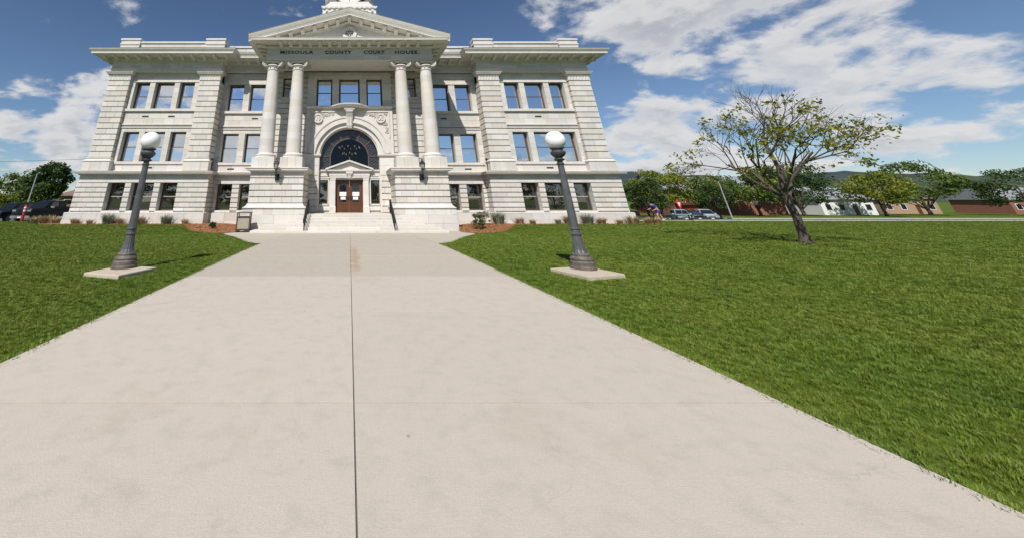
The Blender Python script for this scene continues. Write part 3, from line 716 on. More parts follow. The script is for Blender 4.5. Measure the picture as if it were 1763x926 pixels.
for i in range(n):
    a0, a1 = math.pi * i / n, math.pi * (i + 1) / n
    def rim(a):
        c, q = math.cos(a), math.sin(a); t = min(3.72 / abs(c) if abs(c) > 1e-6 else 1e9, (8.95 - SPR) / q if q > 1e-6 else 1e9); return (t * c, SPR + t * q)
    pa, pb = rim(a0), rim(a1); qa = (3.2 * math.cos(a0), SPR + 3.2 * math.sin(a0)); qb = (3.2 * math.cos(a1), SPR + 3.2 * math.sin(a1))
    poly = [qa, pa, pb, qb]
    if pa[1] < 8.94 and pb[1] > 8.94 or pa[1] > 8.94 and pb[1] < 8.94: poly = [qa, pa, (math.copysign(3.72, math.cos(a0)), 8.95), pb, qb]
    w.prism(poly, Yc + .03, Yc + .6)
for s in (-1, 1): w.box(s * 2.55, s * 3.72, Yc + .10, Yc + .9, .5, SPR)
w.box(-3.7, 3.7, Yc + 1.3, Yc + 1.5, 9.0, 13)
cwall = part(w, 'wall', 'stone')
ashlar(Vector((0, Yc, 0)), XU, NF, -3.72, 3.72, [9.36, 9.86, 10.36, 10.86, 11.36, 11.86, 12.2, 12.5], c_h, length=.72, ch=.005, cz=.006, parent=cwall)
for a, b in ch_x: window(a + .03, b - .03, 9.36, 11.86, Yc + .42, fw=.11)
for s in (-1, 1):
    ashlar(Vector((0, Yc, 0)), XU, NF, s * 2.52, s * 3.72, span(.82, 3.6, 6), length=.7, cz=.034, ch=.008, parent=cwall)
    ashlar(Vector((0, Yc, 0)), XU, NF, s * 2.52, s * 3.72, [3.6, 4.35, 5.02], length=1.3, cz=.012, ch=.008, parent=cwall)
    ashlar(Vector((s * 2.47, 0, 0)), YU, Vector((-s, 0, 0)), Yc, Yc + .6, [.82, 1.7, 2.6, 3.5, 4.35, 5.02], length=1.0, cz=.012, ch=.008, parent=cwall)
    part(MB().mould(s * 2.5, s * 3.72, Yc, Yc + .6, [(0, 5.02), (.04, 5.03), (.05, 5.08), (.14, 5.12), (.16, 5.20), (.16, 5.25), (.02, 5.28)]), 'impost', 'trim_stone')
av = MB()
for (r0, r1, y) in ((2.98, 3.40, Yc - .10), (3.30, 3.44, Yc - .16), (2.86, 2.98, Yc - .16), (2.62, 2.86, Yc + .05), (2.50, 2.62, Yc - .01), (2.40, 2.50, Yc + .12)): av.annulus(0, SPR + .27 if False else SPR, r0, r1, y, Yc + .62, a0=.10, a1=math.pi - .10, n=64)
part(av, 'archivolt', 'trim_stone', smooth=True)
# spandrels: sunk panel border, scrolls and date roundels
for s in (-1, 1):
    fr = MB().box(s * 3.36, s * 3.44, Yc - .05, Yc + .1, 6.6, 8.86); fr.box(s * .7, s * 3.36, Yc - .05, Yc + .1, 8.78, 8.86); part(fr, 'spandrel_border', 'trim_stone')
    cx, cz = s * 2.68, 8.22
    ro = MB(); ro.annulus(cx, cz, .30, .40, Yc - .12, Yc + .05, 0, 2 * math.pi, 28); ro.annulus(cx, cz, .0, .31, Yc - .05, Yc + .05, 0, 2 * math.pi, 28)
    roo = part(ro, 'roundel', 'trim_stone', smooth=True)
    tx = bpy.data.curves.new('date', 'FONT'); tx.body = '19' if s < 0 else '08'; tx.size = .50; tx.extrude = .045; tx.offset = .012; tx.align_x = 'CENTER'; tx.align_y = 'CENTER'; tx.resolution_u = 3
    to = bpy.data.objects.new('date', tx); col.objects.link(to)
    dg = bpy.context.evaluated_depsgraph_get(); me = bpy.data.meshes.new_from_object(to.evaluated_get(dg)); bpy.data.objects.remove(to)
    me.transform(Matrix.Translation((cx, Yc - .07, cz)) @ Matrix.Rotation(math.pi / 2, 4, 'X')); me.materials.clear(); me.materials.append(MAT['trim_stone'])
    do = bpy.data.objects.new('date_numeral', me); col.objects.link(do); do.parent = roo
    scl = MB(); rr_ = random.Random(5)
    for (a, b, t0) in ((2.15, 8.55, 0), (1.75, 8.58, 1), (2.32, 8.32, 2), (3.12, 7.75, 0), (3.18, 7.35, 1), (3.14, 8.58, 2), (1.42, 8.66, 0), (3.2, 7.05, 2), (2.95, 7.72, 1), (1.95, 8.50, 2), (2.42, 8.62, 0)):
        pts = []
        for i in range(15):
            th = i * .55 + t0; r_ = .02 + .0125 * i; pts.append((s * a + r_ * math.cos(th) * s * .85, Yc - .02, b + r_ * math.sin(th) * .7))
        scl.tube(pts, .026, 5)
    part(scl, 'scroll_carving', 'trim_stone', smooth=True)
# keystone and the bowed sill over it
kz = MB(); side = [(Yc + .2, 7.35), (Yc - .28, 7.35), (Yc - .36, 7.55), (Yc - .30, 7.8), (Yc - .34, 8.3), (Yc - .46, 8.62), (Yc - .56, 8.72), (Yc - .58, 8.86), (Yc + .2, 8.86)]
kz.loft([[(-(.30 - .0 * 1) * (.72 + .28 * (b - 7.35) / 1.5), a, b) for a, b in side], [(.30 * (.72 + .28 * (b - 7.35) / 1.5), a, b) for a, b in side]])
ko = part(kz, 'keystone', 'trim_stone')
fl = MB()
for i in range(3): fl.tube([(-.14 + .14 * i, Yc - .36, 7.6), (-.15 + .15 * i, Yc - .36, 8.3), (-.16 + .16 * i, Yc - .48, 8.6)], .04, 6)
sub(fl, 'flute', 'trim_stone', ko)
part(MB().mould(-.38, .38, Yc - .5, Yc + .2, [(0, 8.865), (.06, 8.9), (.08, 9.05), (.16, 9.09)]), 'keystone_cap', 'trim_stone')
bs = MB(); N_ = 48; rings = []
for i in range(N_ + 1):
    x = -3.72 + 7.44 * i / N_; bow = .55 * sstep(1.75, .9, abs(x)) if False else .55 * (1 - sstep(.75, 1.75, abs(x)))
    up = .12 * (1 - sstep(.2, 1.75, abs(x)))
    rings.append([(x, Yc + .3, 9.09 + up * .5), (x, Yc - .10 - bow * .8, 9.09 + up * .5), (x, Yc - .16 - bow * .95, 9.16 + up), (x, Yc - .20 - bow, 9.20 + up), (x, Yc - .22 - bow, 9.30 + up), (x, Yc + .3, 9.345)])
bs.loft(rings); part(bs, 'bowed_sill', 'trim_stone')
# arched window: bronze ring, leaded outer lights, big inner light
YG = Yc + .5
fr = MB(); r_in, r_out = 1.56, 2.47
fr.annulus(0, SPR, r_in, r_in + .11, YG - .03, YG + .1, n=40); fr.annulus(0, SPR, r_out - .09, r_out, YG - .03, YG + .1, n=40)
for s in (-1, 1):
    fr.box(s * r_in, s * (r_in + .11), YG - .03, YG + .1, 3.95, SPR); fr.box(s * (r_out - .09), s * r_out, YG - .03, YG + .1, 3.95, SPR)
    fr.box(s * r_in, s * r_out, YG - .02, YG + .09, SPR + .12, SPR + .20)
angs = [R(q) for q in (38, 66, 114, 142)]
for a in angs:
    c, q = math.cos(a), math.sin(a); d = (-q * .05, c * .05)
    p0, p1 = (r_in * c, SPR + r_in * q), (r_out * c, SPR + r_out * q)
    fr.prism([(p0[0] + d[0], p0[1] + d[1]), (p1[0] + d[0], p1[1] + d[1]), (p1[0] - d[0], p1[1] - d[1]), (p0[0] - d[0], p0[1] - d[1])], YG - .04, YG + .1)
fr.box(-r_out, r_out, YG - .02, YG + .1, 3.9, 4.0)
aw = part(fr, 'arched_window', 'bronze_frame')
pn = MB(); pts = [(r_in * math.cos(math.pi * i / 40), SPR + r_in * math.sin(math.pi * i / 40)) for i in range(41)]
pn.prism([(r_in, 4.0)] + pts + [(-r_in, 4.0)], YG + .03, YG + .04); sub(pn, 'pane', 'clear_glass', aw)
po_ = MB(); po_.annulus(0, SPR, r_in + .1, r_out - .08, YG + .05, YG + .06, n=48)
for s in (-1, 1): po_.box(s * (r_in + .1), s * (r_out - .08), YG + .05, YG + .06, 4.0, SPR)
sub(po_, 'leaded_pane', 'dark_glass', aw)
ld = MB()
def lead(p, q, r_=.016): ld.tube([(p[0], YG + .02, p[1]), (q[0], YG + .02, q[1])], r_, 4)
def pol(r, a): return (r * math.cos(a), SPR + r * math.sin(a))
secs = [0.10] + angs + [math.pi - .10]
for a0, a1 in zip(secs, secs[1:]):
    m_ = 4 if a1 - a0 > .6 else 3
    for i in range(m_):
        b0 = a0 + (a1 - a0) * i / m_; b1 = a0 + (a1 - a0) * (i + 1) / m_; bm_ = (b0 + b1) / 2
        ri, ro2 = r_in + .13, r_out - .1; rm = (ri + ro2) / 2
        for (p, q) in ((pol(ri, b0), pol(ro2, b1)), (pol(ri, b1), pol(ro2, b0)), (pol(ri, bm_), pol(rm, b0)), (pol(rm, b0), pol(ro2, bm_)), (pol(ro2, bm_), pol(rm, b1)), (pol(rm, b1), pol(ri, bm_))): lead(p, q)
for s in (-1, 1):
    for (za, zb) in ((4.05, 4.45), (4.5, 4.95)):
        a, b = s * (r_in + .15), s * (r_out - .12); mx_, mz = (a + b) / 2, (za + zb) / 2
        for (p, q) in (((a, za), (b, zb)), ((a, zb), (b, za)), ((mx_, za), (a, mz)), ((a, mz), (mx_, zb)), ((mx_, zb), (b, mz)), ((b, mz), (mx_, za)), ((a, zb + .02), (b, zb + .02))): lead(p, q)
sub(ld, 'tracery', 'tracery_lead', aw)
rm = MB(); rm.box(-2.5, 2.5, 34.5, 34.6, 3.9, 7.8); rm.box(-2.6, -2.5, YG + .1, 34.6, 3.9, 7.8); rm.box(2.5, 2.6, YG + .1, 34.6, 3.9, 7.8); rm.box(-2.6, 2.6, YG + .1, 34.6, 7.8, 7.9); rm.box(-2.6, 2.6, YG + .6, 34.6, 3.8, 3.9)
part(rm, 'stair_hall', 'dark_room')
# chandelier seen through the arched window
chd = empty('chandelier', 'lit chandelier hanging in the hall behind the arched window', 'chandelier', (0, 32.0, 5.2))
def at(mb, name, mat, root, **kw):
    o = mb.build(name, mat, None, **kw); o.parent = root; return o
at(MB().tube([(0, 0, 2.6), (0, 0, .2)], .02, 6).lathe(0, 0, [(.02, .1), (.10, .2), (.13, .35), (.05, .5), (.02, .7)], 12), 'stem', 'brass', chd)
for ring, (nr, rr_, zz) in enumerate(((10, .95, .95), (7, .62, .42), (1, .0, .02))):
    am = MB()
    for i in range(nr):
        a = 2 * math.pi * (i + .3) / nr; am.tube([(0, 0, zz - .1), (rr_ * .6 * math.cos(a), rr_ * .6 * math.sin(a), zz - .2), (rr_ * math.cos(a), rr_ * math.sin(a), zz - .06)], .012, 4)
    if nr > 1: at(am, 'arm', 'brass', chd)
    for i in range(nr):
        a = 2 * math.pi * (i + .3) / nr; at(MB().lathe(rr_ * math.cos(a), rr_ * math.sin(a), [(.02, zz - .06), (.045, zz), (.045, zz + .04), (.02, zz + .09)], 8), 'bulb', 'bulb_light', chd, smooth='all')
# entrance bay below the arch
YD = Yc + .42
w = MB(); holed(w, -2.5, 2.5, YD, YD + .5, .6, 4.0, [(-1.10, 1.10, .6, 3.28), (-2.44, -1.74, 1.45, 3.24), (1.74, 2.44, 1.45, 3.24)]); part(w, 'entrance_wall', 'trim_stone')
for s in (-1, 1):
    pz = MB().mould(s * 1.14, s * 1.55, YD - .22, YD + .1, [(.05, .80), (.05, 1.25), (.02, 1.28), (0, 1.32), (0, 3.22), (.03, 3.24), (.03, 3.36), (.06, 3.40)]); part(pz, 'door_pilaster', 'trim_stone')
    fr = MB()
    for (a, b, c, d) in ((1.66, 1.73, 1.38, 3.31), (2.45, 2.5, 1.38, 3.31), (1.73, 2.45, 3.25, 3.31), (1.6, 2.5, 1.34, 1.44)): fr.box(s * a, s * b, YD - .06, YD + .04, c, d)
    fr.box(s * 1.6, s * 2.5, YD - .12, YD + .04, .98, 1.16); part(fr, 'sidelight_surround', 'trim_stone')
    m = MB()
    for (a, b, c, d) in ((1.745, 1.81, 1.452, 3.238), (2.37, 2.435, 1.452, 3.238), (1.81, 2.37, 3.18, 3.238), (1.81, 2.37, 1.452, 1.52)): m.box(s * a, s * b, YD + .14, YD + .24, c, d)
    sd = part(m, 'sidelight', 'bronze_frame'); sub(MB().box(s * 1.81, s * 2.37, YD + .18, YD + .19, 1.52, 3.18), 'pane', 'lower_glass', sd)
    sc_ = MB().box(s * 1.62, s * 2.48, YD - .10, YD + .02, 3.36, 3.46); sc_.box(s * 1.75, s * 2.35, YD - .13, YD, 3.52, 3.66); part(sc_, 'panel_moulding', 'trim_stone')
en = MB().mould(-1.62, 1.62, YD - .24, YD + .1, [(0, 3.41), (.0, 3.55), (.03, 3.56), (.03, 3.72), (.0, 3.73), (.0, 3.86), (.1, 3.90), (.2, 3.93), (.2, 4.02), (.05, 4.03)]); part(en, 'door_entablature', 'trim_stone')
for s in (-1, 1): part(MB().mould(s * 1.86, s * 2.5, YD - .05, YD + .1, [(0, 3.86), (.06, 3.92), (.10, 3.95), (.10, 4.03), (0, 4.05)]), 'lintel_cornice', 'trim_stone')
pd = MB(); pd.prism([(-1.7, 4.03), (1.7, 4.03), (0, 4.62)], YD - .20, YD + .05); pdo = part(pd, 'door_pediment', 'trim_stone')
for s in (-1, 1):
    pr = MB(); pr.loft([[(s * 1.95, YD - .48, 4.0), (s * 1.95, YD + .05, 4.0), (s * 1.95, YD + .05, 4.13), (s * 1.95, YD - .48, 4.13)], [(0, YD - .48, 4.66), (0, YD + .05, 4.66), (0, YD + .05, 4.79), (0, YD - .48, 4.79)]]); sub(pr, 'raking_moulding', 'trim_stone', pdo)
cb = MB().loft([[(-.10, YD - .30, 3.36), (.10, YD - .30, 3.36), (.10, YD - .1, 3.36), (-.10, YD - .1, 3.36)], [(-.13, YD - .36, 3.6), (.13, YD - .36, 3.6), (.13, YD - .1, 3.6), (-.13, YD - .1, 3.6)], [(-.26, YD - .44, 3.75), (.26, YD - .44, 3.75), (.26, YD - .1, 3.75), (-.26, YD - .1, 3.75)], [(-.28, YD - .44, 3.90), (.28, YD - .44, 3.90), (.28, YD - .1, 3.90), (-.28, YD - .1, 3.90)]]); part(cb, 'door_keystone', 'trim_stone')
fm = MB().box(-1.10, -1.03, YD + .12, YD + .3, .8, 3.28); fm.box(1.03, 1.10, YD + .12, YD + .3, .8, 3.28); fm.box(-1.03, 1.03, YD + .12, YD + .3, 3.19, 3.28); part(fm, 'door_frame', 'wood_door')
for s in (-1, 1):
    lf = MB(); holed(lf, s * .008, s * 1.028, YD + .17, YD + .24, .81, 3.185, [(*tuple(sorted((s * .24, s * .80))), 1.58, 3.0)])
    lf.box(s * .18, s * .86, YD + .155, YD + .17, .95, 1.02); lf.box(s * .18, s * .86, YD + .155, YD + .17, 1.38, 1.45); lf.box(s * .18, s * .25, YD + .155, YD + .17, 1.02, 1.38); lf.box(s * .79, s * .86, YD + .155, YD + .17, 1.02, 1.38)
    do = part(lf, 'door', 'wood_door')
    sub(MB().box(s * .24, s * .80, YD + .20, YD + .21, 1.58, 3.0), 'pane', 'dark_glass', do)
    for (a, b, c, d) in ((.25, .80, 2.04, 2.34), (.30, .70, 1.77, 1.98)):
        nt = sub(MB().box(s * a, s * b, YD + .186, YD + .19, c, d), 'notice', 'paper', do)
    sub(MB().box(s * .06, s * .17, YD + .15, YD + .17, 1.72, 1.98), 'lock_plate', 'black_iron', do)
    sub(MB().tube([(s * .11, YD + .16, 1.76), (s * .11, YD + .09, 1.79), (s * .11, YD + .09, 1.91), (s * .11, YD + .16, 1.94)], .018, 6), 'handle', 'black_iron', do)

# ---------- portico: pedestals, columns, entablature, pediment
CX = (6.38, 4.29); YCOL = 27.1
for s in (-1, 1):
    P0 = s * 3.3, s * 7.15
    b = MB().box(s * 3.40, s * 7.05, Yp + .10, 29.6, -.6, 3.7); po = part(b, 'pedestal', 'stone')
    ashlar(Vector((0, Yp - .30, 0)), XU, NF, s * 3.12, s * 7.46, [-.26, .24], length=1.5, ch=.012, cz=.012, dep=.36, parent=po)
    ashlar(Vector((0, Yp - .28, 0)), XU, NF, s * 3.14, s * 7.44, [.24, .78], length=2.0, ch=.012, cz=.015, dep=.34, parent=po)
    ashlar(Vector((0, Yp - .20, 0)), XU, NF, s * 3.10, s * 7.42, [.78, 1.20], length=.72, ch=.005, cz=.006, dep=.26, parent=po)
    part(MB().mould(s * 3.3, s * 7.15, Yp, 29.4, [(.27, 1.203), (.27, 1.25), (.22, 1.27), (.14, 1.33), (.08, 1.40), (.05, 1.46), (.05, 1.50), (0, 1.52)]), 'base_moulding', 'trim_stone')
    cz_ = [1.52, 1.94, 2.36, 2.78, 3.20, 3.62]
    ashlar(Vector((0, Yp, 0)), XU, NF, *P0, cz_, length=.80, cz=.030, ch=.005, parent=po)
    for (xx, nn) in ((7.15, s), (3.3, -s)):
        ashlar(Vector((s * xx, 0, 0)), YU, Vector((nn, 0, 0)), Yp, 29.4, cz_, length=.9, cz=.030, ch=.005, parent=po)
        ashlar(Vector((s * (xx + (.29 if xx > 5 else -.18)), 0, 0)), YU, Vector((nn, 0, 0)), Yp - .28, 29.4, [-.26, .24, .78], length=1.4, ch=.012, cz=.015, dep=.34, parent=po)
        ashlar(Vector((s * (xx + (.27 if xx > 5 else -.20)), 0, 0)), YU, Vector((nn, 0, 0)), Yp - .20, 29.4, [.78, 1.20], length=.8, ch=.005, cz=.006, dep=.24, parent=po)
    part(MB().mould(s * 3.3, s * 7.15, Yp, 29.5, [(0, 3.60), (.04, 3.62), (.06, 3.66), (.20, 3.70), (.30, 3.715), (.30, 3.80), (.34, 3.83), (.36, 3.88), (.30, 3.91), (.02, 3.95)]), 'pedestal_cornice', 'trim_stone')
    mid = MB().box(s * 3.6, s * 7.0, 26.7, 29.5, 3.94, 4.25); part(mid, 'pedestal_deck', 'trim_stone')
    for cx in CX:
        X = s * cx
        bk = part(MB().box(X - .80, X + .80, Yp + .1, YCOL + .86, 3.94, 4.66), 'column_plinth', 'stone')
        ashlar(Vector((0, Yp + .05, 0)), XU, NF, X - .83, X + .83, [3.945, 4.67], length=.55, ch=.005, cz=.006, dep=.05, parent=bk)
        for nn in (-1, 1): ashlar(Vector((X + nn * .83, 0, 0)), YU, Vector((nn, 0, 0)), Yp + .06, YCOL + .8, [3.945, 4.67], length=.6, ch=.005, cz=.006, dep=.05, parent=bk)
        cb = MB().lathe(X, YCOL, [(.80, 4.665), (.80, 4.74), (.79, 4.78), (.73, 4.80), (.77, 4.83), (.78, 4.88), (.72, 4.92), (.65, 4.94), (.62, 4.97), (.60, 5.0), (.575, 5.05)], 40)
        co = part(cb, 'column', 'trim_stone', smooth=True)
        nd = 13
        for i in range(nd):
            z0, z1 = 5.05 + (11.72 - 5.05) * i / nd, 5.05 + (11.72 - 5.05) * (i + 1) / nd
            def rad(z): t = (z - 5.05) / 6.67; return .575 - .115 * (t ** 1.6)
            d = MB().lathe(X, YCOL, [(rad(z0) - .007, z0), (rad(z0), z0 + .008), (rad(z1), z1 - .008), (rad(z1) - .007, z1)], 32, tone=stone_tone(.7))
            sub(d, 'drum', 'stone', co, smooth=True)
        nk = MB().lathe(X, YCOL, [(.46, 11.72), (.50, 11.74), (.50, 11.80), (.465, 11.82), (.465, 12.02), (.52, 12.05), (.58, 12.10), (.56, 12.18), (.48, 12.2)], 32)
        for i in range(10):
            a = 2 * math.pi * i / 10; c_, q_ = math.cos(a), math.sin(a)
            nk.tube([(X + .47 * c_, YCOL + .47 * q_, 11.84), (X + .52 * c_, YCOL + .52 * q_, 11.92), (X + .47 * c_, YCOL + .47 * q_, 12.0)], [.02, .055, .02], 6)
        cap = sub(nk, 'capital', 'trim_stone', co, smooth=True)
        ab = MB(); N_ = 28; rg = []
        for (k_, z) in ((.9, 12.34), (1.0, 12.37), (1.0, 12.43), (.93, 12.46)):
            ring = []
            for i in range(N_):
                a = 2 * math.pi * i / N_; r_ = .62 / max(abs(math.cos(a)), abs(math.sin(a))); r_ = min(r_, .80) * (1 - .10 * math.cos(2 * a) ** 2 * 1); ring.append((X + k_ * r_ * math.cos(a), YCOL + k_ * r_ * math.sin(a), z))
            rg.append(ring)
        ab.loft(rg); sub(ab, 'abacus', 'trim_stone', co)
        for (sx, sy) in ((-1, -1), (1, -1), (-1, 1), (1, 1)):
            d = Vector((sx * .92, sy * .55, 0)).normalized(); pn_ = Vector((-d.y, d.x, 0)); v = MB()
            path = [(.30, 12.28), (.48, 12.20), (.62, 12.16), (.78, 12.16)]
            # spiral scroll standing on the diagonal
            sp = []
            for i in range(26):
                th = -math.pi / 2 + i * .42; r_ = .245 * (1 - i / 30); sp.append((.76 + r_ * math.cos(th) * 1.0, 12.30 + r_ * math.sin(th)))
            pth = [(.28, 12.26), (.45, 12.13), (.60, 12.065)] + sp
            rings = []
            for i, (r_, z) in enumerate(pth):
                a = pth[max(i - 1, 0)]; b_ = pth[min(i + 1, len(pth) - 1)]; tx_, tz = b_[0] - a[0], b_[1] - a[1]; L = math.hypot(tx_, tz); nx, nz = -tz / L, tx_ / L
                w_ = .13; h_ = .035
                ring = []
                for (q, e) in ((-1, -1), (1, -1), (1, 1), (-1, 1)):
                    c_ = Vector((X, YCOL, 0)) + d * (r_ + nx * h_ * e) + pn_ * (w_ * q); ring.append((c_.x, c_.y, z + nz * h_ * e))
                rings.append(ring)
            v.loft(rings)
            disc = []
            for q in (-1, 1):
                disc.append([tuple(Vector((X, YCOL, 12.30 + .215 * math.sin(t))) + d * (.76 + .215 * math.cos(t)) + pn_ * (.10 * q)) for t in [2 * math.pi * j / 16 for j in range(16)]])
            v.loft(disc); sub(v, 'volute', 'trim_stone', co)
e = MB().box(-6.85, 6.85, 26.45, 27.75, 12.47, 13.5); e.box(-6.85, -5.9, 27.75, 30, 12.47, 13.5); e.box(5.9, 6.85, 27.75, 30, 12.47, 13.5); eo = part(e, 'entablature', 'stone')
part(MB().mould(-6.85, 6.85, 26.45, 29.6, [(.01, 12.475), (.03, 12.48), (.03, 12.63), (.055, 12.64), (.055, 12.82), (.10, 12.85), (.10, 12.90), (.02, 12.92)]), 'architrave', 'trim_stone')
for (z0, z1) in ((12.485, 12.625), (12.645, 12.815)): ashlar(Vector((0, 26.395 + (.01 if z0 < 12.6 else -.012), 0)), XU, NF, -6.86, 6.86, [z0, z1], length=1.15, ch=.004, cz=.004, dep=.04, parent=eo)
ashlar(Vector((0, 26.40, 0)), XU, NF, -6.9, 6.9, [12.92, 13.46], length=1.7, ch=.006, cz=.006, parent=eo)
for s in (-1, 1): ashlar(Vector((s * 6.9, 0, 0)), YU, Vector((s, 0, 0)), 26.4, 29.6, [12.92, 13.46], length=1.5, ch=.006, cz=.006, parent=eo)
part(MB().box(-5.9, 5.9, 27.75, 29.4, 12.78, 12.9), 'portico_ceiling', 'ceiling_brown')
cm = MB()
for i in range(9): cm.box(-5.6 + i * 1.4 - .12, -5.6 + i * 1.4 + .12, 27.75, 29.35, 12.6, 12.78)
cm.box(-5.9, 5.9, 29.05, 29.3, 12.45, 12.78); part(cm, 'ceiling_beams', 'ceiling_brown')
ZC = 13.72
part(MB().mould(-6.85, 6.85, 26.42, 30, [(.02, 13.46), (.05, 13.48), (.05, 13.54), (.16, 13.60), (.18, 13.66), (.05, ZC)]), 'bed_moulding', 'painted_metal')
m = MB().mould(-6.85, 6.85, 26.42, 30, [(0, ZC + .002), (1.10, ZC + .10), (1.14, ZC + .105), (1.14, ZC + .22), (1.17, ZC + .23), (1.20, ZC + .30), (0, ZC + .42)]); part(m, 'cornice', 'painted_metal')
for i in range(15): bracket(-5.67 + 11.34 * i / 14, 26.28, 13.50, ZC + .075, .80, .30)
for s in (-1, 1):
    for i in range(4): bracket_x(26.2 + i * .85, s * 6.98, s, 13.50, ZC + .075, .80, .30)
# pediment
SL = (16.72 - 14.28) / 8.15; ZA = 16.72
part(MB().prism([(-7.4, 14.02), (7.4, 14.02), (0, 16.25)], 26.42, 27.2), 'tympanum', 'stone')
tyo = CH.children[-1]
for s in (-1, 1):
    def rake(x0, top, bot, y0, y1, name, mat, top1=None):
        m = MB(); za = lambda x, d: ZA - SL * abs(x) - d
        m.loft([[(s * 0, y0, za(0, bot)), (s * 0, y1, za(0, bot)), (s * 0, y1, za(0, top)), (s * 0, y0, za(0, top))], [(s * x0, y0, za(x0, bot)), (s * x0, y1, za(x0, bot)), (s * x0, y1, za(x0, top)), (s * x0, y0, za(x0, top))]])
        return part(m, name, mat)
    m = MB(); za = lambda x, d: ZA - SL * abs(x) - d
    prof = [(26.6, .62), (25.38, .57), (25.34, .565), (25.34, .46), (25.31, .45), (25.31, .42), (25.24, .28), (25.17, .10), (25.15, .04), (25.15, .0), (34.6, .0), (34.6, .5), (27.0, .62)]
    m.loft([[(s * x0, y, za(x0, d)) for y, d in prof] for x0 in (0, 8.2)]); part(m, 'raking_cornice', 'painted_metal')
    m = MB(); prof = [(26.45, .66), (26.24, .665), (26.22, .72), (26.30, .80), (26.34, .88), (26.36, .96), (26.45, .97)]
    m.loft([[(s * x0, y, za(x0, d)) for y, d in prof] for x0 in (0, 7.0)]); part(m, 'raking_moulding', 'painted_metal')
    for i in range(1, 7):
        x = i * .98; z1 = za(x, .575); z0 = za(x, .90)
        mm = MB(); side = [(26.28, z0), (26.1, z0), (25.9, z0 + .12), (25.5, z0 + .2), (25.5, z1), (26.28, z1)]; hw = .15; dzs = -SL * hw * 2
        mm.loft([[(s * (x - hw), a, b - dzs / 2) for a, b in side], [(s * (x + hw), a, b + dzs / 2) for a, b in side]]); part(mm, 'bracket', 'painted_metal')
    m = MB().loft([[(s * 0, 25.13, ZA + .004), (s * 0, 34.7, ZA + .004), (0, 34.7, ZA + .05), (0, 25.13, ZA + .05)], [(s * 8.25, 25.13, ZA - SL * 8.25 + .004), (s * 8.25, 34.7, ZA - SL * 8.25 + .004), (s * 8.25, 34.7, ZA - SL * 8.25 + .05), (s * 8.25, 25.13, ZA - SL * 8.25 + .05)]]); part(m, 'pediment_roof', 'roof_metal')
bracket(0, 26.28, 15.80, ZA - .59, .80, .30)
part(MB().box(-7.2, 7.2, 27.2, 34.4, 14.0, 14.3), 'roof', 'roof_metal')
ov = MB(); ov.annulus(0, 14.92, .42, .62, 26.28, 26.5, 0, 2 * math.pi, 32); ov.annulus(0, 14.92, .34, .42, 26.33, 26.5, 0, 2 * math.pi, 32)
ovo = part(ov, 'round_window', 'trim_stone', smooth=True)
sub(MB().annulus(0, 14.92, .0, .345, 26.40, 26.44, 0, 2 * math.pi, 32), 'pane', 'dark_glass', ovo)
tr_ = MB()
for i in range(6):
    a = math.pi * i / 3; tr_.annulus(.17 * math.cos(a), 14.92 + .17 * math.sin(a), .10, .135, 26.37, 26.41, 0, 2 * math.pi, 12)
sub(tr_, 'tracery', 'painted_metal', ovo)
# lettering
for wd, x0, x1 in (('MISSOULA', -5.77, -3.01), ('COUNTY', -2.04, .20), ('COURT', 1.19, 2.94), ('HOUSE.', 3.81, 5.85)):
    tx = bpy.data.curves.new('t', 'FONT'); tx.body = wd; tx.size = .40; tx.extrude = .02; tx.offset = .013; tx.space_character = 1.18; tx.resolution_u = 3
    to = bpy.data.objects.new('t', tx); col.objects.link(to); dg = bpy.context.evaluated_depsgraph_get(); me = bpy.data.meshes.new_from_object(to.evaluated_get(dg)); bpy.data.objects.remove(to)
    vx = [v.co.x for v in me.vertices]; vy = [v.co.y for v in me.vertices]; a, b = min(vx), max(vx); c, d = min(vy), max(vy)
    for v in me.vertices:
        X = x0 + (v.co.x - a) / (b - a) * (x1 - x0); Z = 13.02 + (v.co.y - c) / (d - c) * .30; v.co = (X, 26.392 - v.co.z * .6, Z)
    me.materials.clear(); me.materials.append(MAT['letter']); lo = bpy.data.objects.new('lettering', me); col.objects.link(lo); lo.parent = CH; lo.matrix_parent_inverse = Matrix.Translation((0, -29.8, 0))
    lo['label'] = 'dark raised capitals spelling ' + wd.strip('.').lower()
# ---------- clock tower
TY = 37.4
part(MB().mould(-3.0, 3.0, TY - 3.0, TY + 3.0, [(0, 14.5), (0, 20.6), (.1, 20.7), (.1, 21.0), (.22, 21.15), (.22, 21.3), (0, 21.32)], True), 'clock_tower', 'painted_metal')
tw = CH.children[-1]
def tsub(mb, name, mat, **kw): return sub(mb, name, mat, tw, **kw)
tsub(MB().mould(-3.05, 3.05, TY - 3.05, TY + 3.05, [(.0, 21.33), (.0, 22.05), (.10, 22.12), (.14, 22.25), (.14, 22.38), (.0, 22.40)], True), 'tower_parapet', 'painted_metal')
orn = MB()
for i in range(9): orn.lathe(-2.6 + i * .65, TY - 3.1, [(.0, 21.60), (.11, 21.63), (.15, 21.75), (.11, 21.87), (.0, 21.9)], 10)
tsub(orn, 'rosette', 'painted_metal', smooth=True)
for i in range(11): orn2 = tsub(MB().box(-2.9 + i * .58 - .11, -2.9 + i * .58 + .11, TY - 3.22, TY - 3.05, 22.06, 22.19), 'dentil', 'painted_metal')
tsub(MB().prism([(-2.75, 22.40), (2.75, 22.40), (2.2, 23.05), (-2.2, 23.05)], TY - 3.0, TY - 2.5), 'tower_gable', 'painted_metal')
tsub(MB().mould(-2.55, 2.55, TY - 2.55, TY + 2.55, [(.25, 22.4), (.28, 22.6), (.18, 23.0), (.05, 23.2), (0, 23.3), (0, 26.6), (.3, 26.8), (.35, 27.1), (0, 27.2)], True), 'clock_stage', 'iron')
